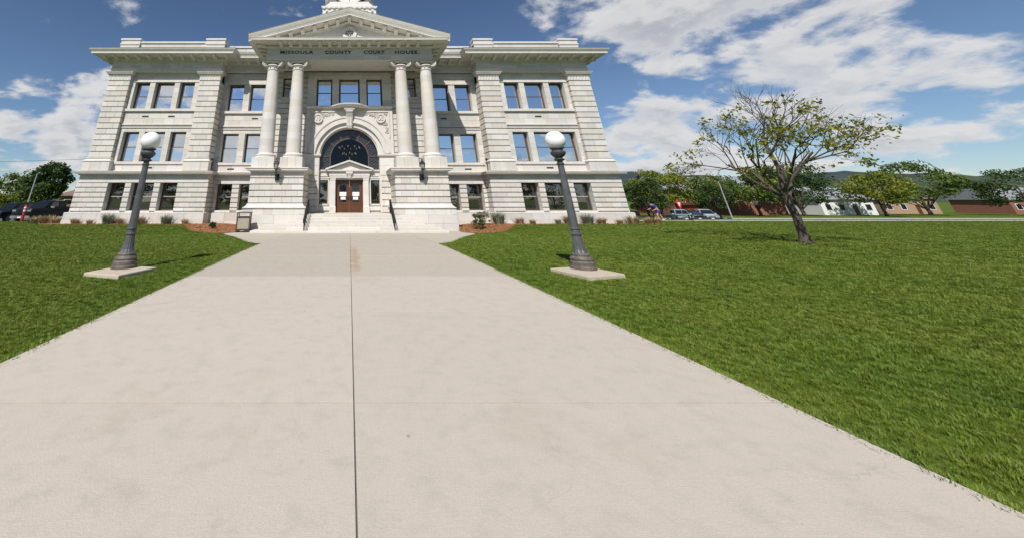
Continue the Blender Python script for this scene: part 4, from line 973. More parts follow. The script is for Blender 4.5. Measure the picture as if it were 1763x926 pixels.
for (dx, dy, rz) in ((0, -1, 0), (0, 1, math.pi), (-1, 0, -math.pi / 2), (1, 0, math.pi / 2)):
    m = MB(); m.annulus(0, 24.75, 1.55, 1.85, -.35, .0, 0, 2 * math.pi, 40); ring = tsub(m, 'clock_surround', 'painted_metal', smooth=True)
    f = tsub(MB().annulus(0, 24.75, 0, 1.56, -.22, .0, 0, 2 * math.pi, 40), 'clock_face', 'globe_glass')
    h = MB()
    for k_ in range(12):
        a = math.pi * k_ / 6; h.prism([(1.22 * math.cos(a) - .05 * math.sin(a), 24.75 + 1.22 * math.sin(a) + .05 * math.cos(a)), (1.45 * math.cos(a) - .05 * math.sin(a), 24.75 + 1.45 * math.sin(a) + .05 * math.cos(a)), (1.45 * math.cos(a) + .05 * math.sin(a), 24.75 + 1.45 * math.sin(a) - .05 * math.cos(a)), (1.22 * math.cos(a) + .05 * math.sin(a), 24.75 + 1.22 * math.sin(a) - .05 * math.cos(a))], -.235, -.222)
    h.prism([(-.05, 24.65), (.05, 24.65), (.03, 25.75), (-.03, 25.75)], -.25, -.236); h.prism([(0, 24.70), (.06, 24.80), (-.72, 25.2), (-.75, 25.14)], -.265, -.251); hd = tsub(h, 'clock_hands', 'letter')
    for o in (ring, f, hd): o.data.transform(Matrix.Translation((dx * 2.55, TY + dy * 2.55, 0)) @ Matrix.Rotation(rz, 4, 'Z'))
tsub(MB().lathe(0, TY, [(2.7, 27.2), (2.6, 28.0), (2.2, 29.2), (1.5, 30.2), (.7, 30.8), (.5, 31.0), (.5, 32.2), (.65, 32.3), (.1, 33.2), (.03, 35)], 24), 'dome', 'roof_metal', smooth=True)

# ---------- steps (pyramidal, lower ones wrap in front of the pedestals)
ST = [(6.25, 24.0), (5.75, 24.40), (5.0, 24.78), (4.1, 25.16), (3.55, 25.54), (3.08, 25.92)]
z = -.24
for i, (hw, y) in enumerate(ST):
    z0, z1 = -.24 + i * 1.045 / 6, -.24 + (i + 1) * 1.045 / 6
    cuts = sorted([-hw, hw] + [c + rnd.uniform(-.25, .25) for c in np.arange(-hw + 1.6, hw - 1.0, 2.05)])
    yb = 25.9 if hw > 3.1 else 29.9
    for a, b in zip(cuts, cuts[1:]):
        m = MB(); g = .004; t = stone_tone(.9)
        a0, b0 = a + g, b - g
        sec = lambda x: [(x, y, z0), (x, y, z1 - .03), (x, y + .012, z1 - .008), (x, y + .03, z1), (x, yb, z1), (x, yb, z0)]
        m.loft([sec(a0), sec(b0)], tone=t); part(m, 'step', 'step_stone')
    if hw > 3.1: m = MB().box(-3.05, 3.05, 25.9, 29.9, z0, z1 - .004, (.9, .9, .9)); part(m, 'step', 'step_stone')

# ---------- every dressed block: the 300 that show largest are pieces of their own
def area(b):
    O, U, N, u0, u1, z0, z1 = b[:7]
    c = O + U * ((u0 + u1) / 2); c = Vector((c.x, c.y, (z0 + z1) / 2))
    if (Vector((0, 0, EYE)) - c).dot(N) <= 0: return 0
    p = [proj(*(O + U * u + Vector((0, 0, zz)))) for u, zz in ((u0, z0), (u1, z0), (u1, z1), (u0, z1))]
    if N.y > -.5: return .2 * abs(p[0][0] - p[1][0]) * abs(p[0][1] - p[3][1])
    return abs(sum(p[i][0] * p[(i + 1) % 4][1] - p[(i + 1) % 4][0] * p[i][1] for i in range(4))) / 2
BL.sort(key=area, reverse=True)
rest = MB()
for i, (O, U, N, u0, u1, z0, z1, dep, ch, cz, par) in enumerate(BL):
    t = stone_tone(1.0)
    if i < 300:
        m = MB().stone(O, U, N, u0, u1, z0, z1, dep, ch, cz, t); o = m.build('stone_block', 'stone', None); o.parent = par
    else: rest.stone(O, U, N, u0, u1, z0, z1, dep, ch, cz, t)
ro = part(rest, 'stone_blocks', 'stone'); ro['kind'] = 'stuff'
print('blocks', len(BL))

# ================================================================== THINGS IN FRONT OF THE BUILDING
def lantern(x, label):
    r = empty('wall_lantern', label, 'lantern', (x, Yp - .002, 3.45), 0, 'lanterns on the portico pedestals')
    at(MB().box(-.15, .15, -.14, 0, -.42, -.05).box(-.17, .17, -.16, 0, -.05, .0), 'wall_box', 'black_iron', r, bevel=.01)
    at(MB().tube([(0, -.10, -.1), (0, -.38, -.06), (0, -.62, .06), (0, -.70, .26)], .035, 8).lathe(0, -.70, [(.03, .2), (.09, .24), (.05, .28), (.10, .32)], 10), 'arm', 'black_iron', r, smooth=True)
    n = 6; cage = MB()
    for i in range(n):
        a = 2 * math.pi * i / n; cage.tube([(.11 * math.cos(a), -.70 + .11 * math.sin(a), .32), (.19 * math.cos(a), -.70 + .19 * math.sin(a), .66)], .014, 5)
    cage.lathe(0, -.70, [(.12, .30), (.14, .33), (.12, .35)], 6); cage.lathe(0, -.70, [(.20, .65), (.23, .67), (.21, .70)], 6)
    at(cage, 'cage', 'black_iron', r)
    at(MB().lathe(0, -.70, [(.10, .35), (.175, .66)], 6), 'glass', 'lantern_glass', r)
    at(MB().lathe(0, -.70, [(.22, .70), (.16, .78), (.07, .86), (.05, .92), (.06, .95), (.02, 1.0), (.01, 1.06)], 6), 'roof_cap', 'black_iron', r)
    return r
lantern(-5.20, 'black iron wall lantern on the pedestal behind the trash bin')
lantern(5.20, 'black iron wall lantern on the pedestal beside the rose bush')

def handrail(x, label):
    r = empty('handrail', label, 'railing', (x, 24.0, gz(0, 24)), 0, 'railings flanking the entrance steps')
    zs = lambda y: max(0, min(1.045, (y - .0) / 1.92 * 1.045))
    for y in (.05, 1.0, 1.95): at(MB().tube([(0, y, zs(y) - .0), (0, y, zs(y) + .93)], .022, 8), 'post', 'black_iron', r)
    at(MB().tube([(0, -.28, .60), (0, -.30, .78), (0, -.12, .88), (0, .05, .95), (0, 1.95, 1.045 + .93), (0, 2.7, 1.045 + .93)], .028, 8), 'top_rail', 'black_iron', r, smooth=True)
    at(MB().tube([(0, .05, .12), (0, 1.95, 1.13)], .016, 6), 'bottom_rail', 'black_iron', r)
    at(MB().tube([(0, 2.7, 1.045 + .93), (0, 2.7, 1.05)], .022, 8), 'post', 'black_iron', r)
    for i in range(1, 17):
        y = .05 + 1.9 * i / 17; at(MB().tube([(0, y, .13 + (y - .05) * .53), (0, y, .93 + (y - .05) * .54)], .010, 5), 'picket', 'black_iron', r)
    for i in range(1, 6):
        y = 1.95 + .75 * i / 6; at(MB().tube([(0, y, 1.1), (0, y, 1.96)], .010, 5), 'picket', 'black_iron', r)
    return r
handrail(-2.88, 'black iron stair railing nearer the trash bin')
handrail(2.88, 'black iron stair railing nearer the rose bush')

# trash bin
tb = empty('trash_bin', 'brown metal trash bin with pebbled tan panels beside the steps', 'trash bin', (-6.93, 24.95, gz(-6.9, 24.9) + .036), R(7))
fr = MB()
for sx in (-1, 1):
    for sy in (-1, 1): fr.box(sx * .40 - .03, sx * .40 + .03, sy * .33 - .03, sy * .33 + .03, .05, 1.12)
for (z0, z1) in ((.10, .20), (.86, .92)):
    for sy in (-1, 1): fr.box(-.37, .37, sy * .33 - .024, sy * .33 + .024, z0, z1)
    for sx in (-1, 1): fr.box(sx * .40 - .024, sx * .40 + .024, -.3, .3, z0, z1)
at(fr, 'frame', 'bin_brown', tb)
for (a, b, c, d) in ((-.37, .37, -.318, -.30), (-.37, .37, .30, .318)): at(MB().box(a, b, c, d, .20, .86), 'panel', 'bin_panel', tb)
for sx in (-1, 1): at(MB().box(sx * .372, sx * .388, -.3, .3, .20, .86), 'panel', 'bin_panel', tb)
at(MB().mould(-.40, .40, -.33, .33, [(.05, 1.12), (.06, 1.14), (.05, 1.17), (0, 1.19)], True), 'lid', 'bin_brown', tb)
at(MB().box(-.30, .30, -.24, .24, .12, .87), 'liner', 'vent_dark', tb)
for sx in (-1, 1):
    for sy in (-1, 1): at(MB().box(sx * .36 - .06, sx * .36 + .06, sy * .29 - .06, sy * .29 + .06, 0, .06), 'foot', 'black_iron', tb)

# lamp posts
def lamp_post(x, y, rz, label):
    r = empty('lamp_post', label, 'lamp post', (x, y, gz(x, y) - .005), 0, 'globe lamp posts beside the walk')
    pd = MB(); h = .55
    q = Matrix.Rotation(rz, 3, 'Z'); off = Vector((.12 if x < 0 else -.12, -.28, 0))
    rings = []
    for (k_, z) in ((1, -.05), (1, .055), (.985, .072)):
        rings.append([tuple(q @ Vector((a * h * k_, b * h * k_, 0)) + off + Vector((0, 0, z))) for a, b in ((-1, -1), (1, -1), (1, 1), (-1, 1))])
    pd.loft(rings, tone=(1.12, 1.06, .98)); at(pd, 'concrete_pad', 'concrete', r)
    at(MB().lathe(0, 0, [(.30, .07), (.30, .13), (.28, .15), (.28, .23), (.255, .26), (.265, .30), (.245, .33), (.215, .36), (.22, .40), (.185, .43)], 32), 'base', 'rusty_iron', r, smooth=True)
    fl = [(.178, .43), (.150, .50), (.132, .60), (.118, .72), (.108, .84)]
    at(MB().lathe(0, 0, fl, 32, flute=1, fdep=.055), 'flared_foot', 'lamp_iron', r)
    at(MB().lathe(0, 0, [(.11, .835), (.128, .85), (.128, .875), (.11, .89), (.108, .96), (.126, .975), (.126, 1.0), (.105, 1.015)], 28), 'collar', 'lamp_iron', r, smooth=True)
    at(MB().lathe(0, 0, [(.104, 1.015), (.098, 1.5), (.088, 2.1), (.078, 2.62)], 32, flute=1, fdep=.055), 'shaft', 'lamp_iron', r)
    at(MB().lathe(0, 0, [(.074, 2.60), (.098, 2.62), (.098, 2.645), (.074, 2.66), (.07, 2.70), (.13, 2.735), (.14, 2.755), (.10, 2.775), (.085, 2.80), (.15, 2.845), (.19, 2.90), (.198, 2.95), (.16, 2.985), (.145, 3.0), (.145, 3.03), (.19, 3.05), (.19, 3.07), (.15, 3.085)], 28), 'capital', 'iron', r, smooth=True)
    R_ = .262; at(MB().lathe(0, 0, [(.0, 3.052)] + [(R_ * math.cos(t), 3.29 + R_ * math.sin(t)) for t in [-1.1 + (math.pi / 2 + 1.1) * i / 18 for i in range(19)]][:-1] + [(.001, 3.29 + R_)], 36), 'globe', 'globe_glass', r, smooth='all')
    return r
LP = [(-5.83, 10.26, R(-18)), (5.96, 10.11, R(16))]
lamp_post(*LP[0], 'grey fluted lamp post with white globe on the trash bin side of the walk')
lamp_post(*LP[1], 'grey fluted lamp post with white globe on the rose bush side of the walk')

# ================================================================== VEGETATION
def pip(x, y, poly):
    c = False; j = len(poly) - 1
    for i in range(len(poly)):
        if (poly[i][1] > y) != (poly[j][1] > y) and x < (poly[j][0] - poly[i][0]) * (y - poly[i][1]) / (poly[j][1] - poly[i][1]) + poly[i][0]: c = not c
        j = i
    return c
def mesh_np(name, V, F, mat, tone=None, smooth=False):
    me = bpy.data.meshes.new(name); V = np.asarray(V, dtype=np.float32); F = np.asarray(F, dtype=np.int32); nv = F.shape[1]
    me.vertices.add(len(V)); me.vertices.foreach_set('co', V.ravel()); me.loops.add(F.size); me.loops.foreach_set('vertex_index', F.ravel())
    me.polygons.add(len(F)); me.polygons.foreach_set('loop_start', np.arange(0, F.size, nv, dtype=np.int32))
    if tone is not None: a = me.attributes.new('tone', 'FLOAT', 'FACE'); a.data.foreach_set('value', np.asarray(tone, dtype=np.float32))
    me.update(); me.validate(); me.materials.append(MAT[mat]); return me
def leaves(centres, size, rg, flat=.0):
    """leaf-shaped four-cornered faces, each with its own lean"""
    n = len(centres); a = rg.normal(size=(n, 3)); a /= np.linalg.norm(a, axis=1)[:, None]
    b = rg.normal(size=(n, 3)); b[:, 2] *= (1 - flat); b -= a * (a * b).sum(1)[:, None]; b /= np.linalg.norm(b, axis=1)[:, None]
    s = size * rg.uniform(.6, 1.3, n)[:, None]; c = np.asarray(centres)
    V = np.stack([c - a * s * .6, c + b * s * .33, c + a * s * .6, c - b * s * .33], 1).reshape(-1, 3)
    return V, np.arange(4 * n).reshape(n, 4)
def crown_mesh(name, mat, seed, R3, n_clump, n_leaf, size, clump=.32, shell=.55, holes=0):
    rg = np.random.default_rng(seed); P = []; T = []
    cs = []
    while len(cs) < n_clump:
        p = rg.normal(size=3); p /= np.linalg.norm(p); rr = rg.uniform(shell, 1.0) ** .7
        if p[2] < -.75: continue
        cs.append(p * rr)
    for c in cs:
        k = rg.uniform(.6, 1.35) * clump; t0 = rg.uniform(.1, .9)
        q = rg.normal(size=(n_leaf, 3)); q /= np.maximum(np.linalg.norm(q, axis=1)[:, None], .01); q *= (rg.uniform(0, 1, n_leaf) ** .45)[:, None] * k; q[:, 2] *= .75
        P.append((c + q) * np.array(R3)); T.append(np.clip(t0 + rg.normal(0, .2, n_leaf), 0, 1))
    P = np.concatenate(P); T = np.concatenate(T); V, F = leaves(P, size, rg)
    return mesh_np(name, V, F, mat, T), [np.array(c) * np.array(R3) for c in cs]
def trunk_mb(h, r, limbs, top):
    m = MB(); m.tube([(0, 0, -.1), (r * .3, 0, h * .4), (0, r * .4, h), (0, 0, top)], [r * 1.25, r, r * .8, r * .2], 8)
    for c in limbs: m.tube([(0, 0, h * .75), (c[0] * .45, c[1] * .45, h + (c[2] - h) * .5), (c[0] * .92, c[1] * .92, c[2])], [r * .45, r * .25, r * .06], 5)
    return m
TREES = {}
def tree(name, label, x, y, h, rad, mat, seed, size=.28, cl=26, lf=150, group=None, base=None, shape=1.0, clump=.32):
    r = empty(name, label, 'tree', (x, y, gz(x, y)), 0, group)
    key = (mat, seed); th = h * .32 if base is None else base; rz = (h - th) / 2
    me, cs = crown_mesh('crown', mat, seed, (rad, rad, rz * 1.02), cl, lf, size, clump)
    o = bpy.data.objects.new('crown', me); col.objects.link(o); o.parent = r; o.location = (0, 0, th + rz)
    limbs = [(c[0], c[1], c[2] + th + rz) for c in cs[:9]]
    at(trunk_mb(th, .035 * h * .8, limbs, th + rz), 'trunk', 'bark', r, smooth=True); return r
# trees beyond the left street
tree('broad_tree', 'tall dark green tree rising behind the black pickup bed', -43.0, 52, 7.0, 2.6, 'leaf_dark', 11, .30, 50, 190, 'trees beyond the left street', 1.2, 1.0, .36)
tree('broad_tree', 'dark green tree at the left picture edge behind the parked vehicle', -60.5, 58, 6.0, 3.6, 'leaf_dark', 12, .3, 28, 170, 'trees beyond the left street', .8)
tree('broad_tree', 'green rounded tree between the left edge and the white pole', -54.0, 58, 5.6, 3.1, 'leaf_mid', 13, .3, 28, 170, 'trees beyond the left street', .8)
tree('bush', 'lime green bush low behind the pickup windscreen', -51.0, 54, 2.9, 2.7, 'leaf_lime', 14, .24, 24, 150, 'trees beyond the left street', .1)
tree('broad_tree', 'mid green tree just left of the white pole', -48.5, 58, 4.6, 2.5, 'leaf_mid', 15, .28, 24, 150, 'trees beyond the left street', .4)
tree('bush', 'olive bush at the foot of the white pole', -44.6, 50, 2.8, 2.3, 'leaf_mid', 16, .22, 22, 140, 'trees beyond the left street', .1)
tree('bush', 'small dark shrub between the brown building and the corner', -38.6, 50, 2.6, 1.5, 'leaf_dark', 17, .22, 20, 130, 'trees beyond the left street', .1)
tree('spruce', 'dark blue spruce behind the tall dark tree', -41.0, 58, 4.8, 1.6, 'leaf_conifer', 18, .25, 26, 140, 'trees beyond the left street', .2)
tree('bush', 'dark hedge mass low at the far left behind the vehicles', -60, 52, 2.6, 5.5, 'leaf_dark', 19, .26, 40, 150, 'trees beyond the left street', .0)
def rtree(name, label, x, y, h, rad, mat, seed, size=.28, cl=26, lf=150, group=None, base=None):
    f = 1.17; return tree(name, label, x * f, y * f, (h - 1.65) * f + 1.65 + 1.2, rad * f, mat, seed, size * 1.1, cl, lf, group, .9 if base is None else base + .5)
# trees beyond the right lawn
rtree('broad_tree', 'round dark green tree beside the building corner', 44.5, 56, 5.0, 2.6, 'leaf_dark', 21, .26, 30, 170, 'trees beyond the right lawn', .4)
rtree('broad_tree', 'wide lime green tree behind the bending person', 51.5, 62, 6.6, 4.2, 'leaf_lime', 22, .3, 40, 170, 'trees beyond the right lawn', .8)
rtree('broad_tree', 'lime green tree behind the red traffic sign', 58.5, 62, 6.2, 3.4, 'leaf_mid', 23, .3, 34, 170, 'trees beyond the right lawn', .9)
rtree('broad_tree', 'dark green tree directly over the red traffic sign', 54.5, 55.5, 4.0, 2.0, 'leaf_dark', 24, .24, 24, 150, 'trees beyond the right lawn', .9)
rtree('bush', 'reddish brown bush behind the bench', 48.8, 60.5, 2.7, 1.8, 'leaf_red', 25, .22, 20, 120, 'trees beyond the right lawn', .3)
for i, (x, y, h, w_, mt, lb) in enumerate(((72, 66, 7.0, 4.0, 'leaf_mid', 'green tree behind the silver parked car'), (82, 68, 8.5, 4.4, 'leaf_dark', 'dark tree second from the silver car along the far kerb'), (94, 66, 6.5, 4.2, 'leaf_lime', 'lime tree third from the silver car along the far kerb'), (108, 70, 8.8, 5, 'leaf_mid', 'green tree fourth from the silver car along the far kerb'), (124, 68, 7.5, 5, 'leaf_dark', 'dark tree at the right picture edge along the far kerb'), (146, 72, 9, 6, 'leaf_mid', 'outermost green tree along the far kerb'))):
    rtree('broad_tree', lb, x, y, h, w_, mt, 30 + i, .36, 34, 150, 'trees beyond the right lawn', 1.0)
for i, (u, hh) in enumerate(((1100, 17), (1115, 15), (1130, 16), (1137, 13), (1150, 12))):
    Yd = 210; X = (u - CU) / FPX * Yd / 1.045
    tree('spruce', ['dark conifer on the skyline next to the building corner', 'dark conifer second from the building on the skyline', 'dark conifer third from the building on the skyline', 'dark conifer fourth from the building on the skyline', 'dark conifer nearest the bare-twigged tree on the skyline'][i], X, Yd, hh, hh * .17, 'leaf_conifer', 40 + i, .9, 22, 60, 'skyline conifers', .5)
# street trees behind the viewpoint, seen mirrored in the ground storey windows
for i, (x, y, h, w_, mt) in enumerate(((-34, -33, 6.2, 4.5, 'leaf_dark'), (-24, -35, 6.8, 4.5, 'leaf_mid'), (-14, -32, 5.8, 4.0, 'leaf_lime'), (-4, -36, 6.6, 4.2, 'leaf_dark'), (7, -33, 7.4, 4.6, 'leaf_mid'), (18, -32, 8.6, 5.2, 'leaf_dark'), (29, -34, 9.0, 5.4, 'leaf_dark'), (40, -33, 8.2, 5.0, 'leaf_mid'), (-45, -34, 6.4, 4.8, 'leaf_mid'), (52, -34, 8.4, 5.4, 'leaf_dark'), (-57, -33, 7, 5.4, 'leaf_dark'))):
    tree('street_tree', 'street tree across the road mirrored in the windows, %s from the left' % ('third', 'fourth', 'fifth', 'sixth', 'seventh', 'eighth', 'ninth', 'tenth', 'second', 'eleventh', 'first')[i], x, y, h, w_, mt, 50 + i, .42, 30, 120, 'street trees mirrored in the windows', .6)

# the half-bare tree at the right with young yellow-green leaves
def spring_tree():
    x, y = 19.6, 16.6
    r = empty('maple_tree', 'half bare tree with young yellow green leaves on the right lawn', 'tree', (x, y, gz(x, y)))
    rg = random.Random(4); m = MB(); tips = []
    def grow(p, d, L, rad, lvl):
        q = p + d * L * .5 + Vector((rg.uniform(-.05, .05), rg.uniform(-.05, .05), .03)) * L; e = p + d * L + Vector((0, 0, .06 * L))
        m.tube([p, q, e], [rad, rad * .8, rad * .6], 7 if lvl < 2 else 4)
        if lvl >= 5: tips.append((e, lvl)); return
        nb = 3
        for i in range(nb):
            a = rg.uniform(0, 2 * math.pi); sp = rg.uniform(.45, .95)
            pr = d.orthogonal().normalized(); nd = (d + (Quaternion(d, a) @ pr) * sp + Vector((0, 0, .10))).normalized()
            grow(p + (e - p) * rg.uniform(.55, 1.0), nd, L * rg.uniform(.60, .82), rad * .52, lvl + 1)
        if lvl >= 2: tips.append((e, lvl))
    m.tube([(0, 0, -.1), (.02, .02, .2), (.04, 0, 1.0), (0, .05, 1.9)], [.30, .165, .135, .12], 10)
    for i in range(6):
        a = 2 * math.pi * i / 6 + .3; grow(Vector((0, .05, 1.5 + .12 * i)), Vector((math.cos(a) * .8, math.sin(a) * .8, .85)).normalized(), 2.0, .065, 1)
    grow(Vector((0, .05, 1.9)), Vector((0.05, 0, 1)), 2.3, .10, 1)
    at(m, 'trunk', 'bark', r, smooth=True)
    g = np.random.default_rng(8); P = []; T = []
    for e, l in tips:
        if e.z > 6.0 and g.random() < .95: continue
        if e.z > 4.6 and g.random() < .72: continue
        if l < 5 and g.random() < .5: continue
        k_ = g.integers(6, 13); t0 = g.uniform(0, 1)
        for _ in range(k_): P.append(np.array(e) + g.normal(0, .13, 3) * np.array([1, 1, .55]) + np.array([0, 0, -.05])); T.append(np.clip(t0 + g.normal(0, .25), 0, 1))
    V, F = leaves(np.array(P), .125, g, .4); me = mesh_np('crown', V, F, 'leaf_spring', T)
    o = bpy.data.objects.new('crown', me); col.objects.link(o); o.parent = r
spring_tree()

# grass clumps, shrubs
def clump_mesh(name, mat, seed, n, h, spread, wid=.012, lean=.55):
    g = np.random.default_rng(seed); V = []; F = []; T = []
    for i in range(n):
        a = g.uniform(0, 2 * math.pi); r0 = spread * .28 * math.sqrt(g.uniform(0, 1)); ln = g.uniform(.1, 1) * lean; hh = h * g.uniform(.55, 1.1)
        b = np.array([r0 * math.cos(a), r0 * math.sin(a), 0]); d = np.array([math.cos(a), math.sin(a), 0]); s = np.array([-math.sin(a), math.cos(a), 0]) * wid
        p1 = b + d * ln * hh * .35 + np.array([0, 0, hh * .6]); p2 = b + d * ln * hh + np.array([0, 0, hh * (1 - .25 * ln)]); o = len(V)
        V += [b - s, b + s, p1 + s * .8, p1 - s * .8, p2 + s * .15, p2 - s * .15]; F += [(o, o + 1, o + 2, o + 3), (o + 3, o + 2, o + 4, o + 5)]; t = g.uniform(0, 1); T += [t, t]
    return mesh_np(name, V, F, mat, T)
dryM = [clump_mesh('foliage', 'grass_dry', 60 + i, 230, .50, .75, .012, .95) for i in range(3)]
bluM = [clump_mesh('foliage', 'grass_blue', 70 + i, 260, .60, .8, .010, .8) for i in range(2)]
ORD = ['first', 'second', 'third', 'fourth', 'fifth', 'sixth', 'seventh', 'eighth', 'ninth', 'tenth', 'eleventh']
def clump(kind, x, y, s, label, i, sx=1.0):
    o = bpy.data.objects.new('grass_clump', (dryM[i % 3] if kind == 'dry' else bluM[i % 2])); col.objects.link(o); o.location = (x, y, gz(x, y) + .02); o.scale = (s * sx, s, s); o.rotation_euler = (0, 0, i * 1.7)
    tag(o, label, 'ornamental grass', 'grass clumps along the plinth')
cl_l = [('dry', 12.9), ('blu', 13.9), ('blu', 14.5), ('dry', 15.9), ('dry', 17.3), ('blu', 18.7), ('dry', 20.1), ('dry', 21.4)]
for i, (kd, x) in enumerate(cl_l): clump(kd, -x + rnd.uniform(-.4, .4), 29.05 + .1 * math.sin(i * 2.1), rnd.uniform(.7, 1.5) * (1.15 if kd == 'blu' else 1), '%s grass clump by the left pavilion plinth, %s from the steps' % ('dry tan' if kd == 'dry' else 'grey green', ORD[i]), i)
cl_r = [('blu', 11.2), ('dry', 12.8), ('dry', 14.2), ('blu', 15.9), ('dry', 17.0), ('blu', 18.2), ('dry', 19.6), ('dry', 20.7), ('dry', 21.8), ('dry', 22.7)]
for i, (kd, x) in enumerate(cl_r): clump(kd, x + rnd.uniform(-.35, .35), 29.0 + .1 * math.sin(i * 1.3), rnd.uniform(.7, 1.5) * (1.5 if i == 0 else 1), '%s grass clump by the right pavilion plinth, %s from the steps' % ('dry tan' if kd == 'dry' else 'grey green', ORD[i]), i + 3)
for i, (x, s) in enumerate(((-23.1, 1.25), (-24.0, 1.35), (-24.9, 1.2))): clump('dry', x, 29.6 + .15 * i, s, 'tall dry tan grass clump outside the left corner, %s from the wall' % ORD[i], i, 1.3)
clump('dry', 23.7, 29.4, 1.1, 'flopped dry tan grass clump outside the right corner', 2, 1.7)
def shrub(name, label, x, y, h, w_, mat, seed, flowers=0):
    r = empty(name, label, 'shrub', (x, y, gz(x, y) + .02))
    me, cs = crown_mesh('foliage', mat, seed, (w_, w_, h * .5), 22, 70, .07, .30, .3)
    o = bpy.data.objects.new('foliage', me); col.objects.link(o); o.parent = r; o.location = (0, 0, h * .55)
    st = MB()
    for c in cs[:10]: st.tube([(0, 0, 0), (c[0] * .4, c[1] * .4, h * .25), (c[0], c[1], c[2] + h * .55)], [.014, .01, .005], 4)
    at(st, 'stem', 'bark', r)
    if flowers:
        g = np.random.default_rng(seed + 1); P = []
        for c in cs:
            if c[2] > -.02:
                for _ in range(flowers): P.append(c * 1.05 + g.normal(0, .06, 3) + np.array([0, 0, h * .58]))
        V, F = leaves(np.array(P), .06, g); me = mesh_np('blossom', V, F, 'petal', np.zeros(len(F))); o = bpy.data.objects.new('blossom', me); col.objects.link(o); o.parent = r
shrub('rose_bush', 'pink flowering rose bush in the mulch right of the steps', 9.0, 26.5, 1.05, .52, 'leaf_rose', 81, 9)
shrub('shrub', 'small dark shrub alone in the mulch left of the steps', -9.55, 26.6, .45, .22, 'leaf_rose', 82)
shrub('shrub', 'grey green shrub between the rose bush and the grass clumps', 10.1, 28.6, .95, .6, 'grass_blue', 83)
# bark chips over the beds: stuff
def chips():
    g = np.random.default_rng(9); V = []; F = []
    for poly in MULCH:
        xs2 = [p[0] for p in poly]; ys2 = [p[1] for p in poly]; n = 0
        while n < 3800:
            x, y = g.uniform(min(xs2), max(xs2)), g.uniform(min(ys2), 29.7)
            if not pip(x, y, poly): continue
            n += 1; a = g.uniform(0, 6.28); L, w_, h = g.uniform(.03, .09), g.uniform(.012, .028), g.uniform(.01, .035); tl = g.uniform(-.4, .4); d = np.array([math.cos(a), math.sin(a), tl]); s = np.array([-math.sin(a), math.cos(a), 0]) * w_; c = np.array([x, y, gz(x, y) + .03 + h * .5]); o = len(V); up = np.array([0, 0, h * .5])
            V += [c - d * L - s, c + d * L - s, c + d * L + s, c - d * L + s, c - d * L * .8 + up, c + d * L * .8 + up]
            F += [(o, o + 1, o + 5, o + 4), (o + 2, o + 3, o + 4, o + 5)]
    me = mesh_np('bark_chips', V, F, 'mulch_chip'); o = bpy.data.objects.new('bark_chips', me); col.objects.link(o); tag(o, 'loose orange brown bark chips over the planting beds', 'bark mulch', kind='stuff')
chips()
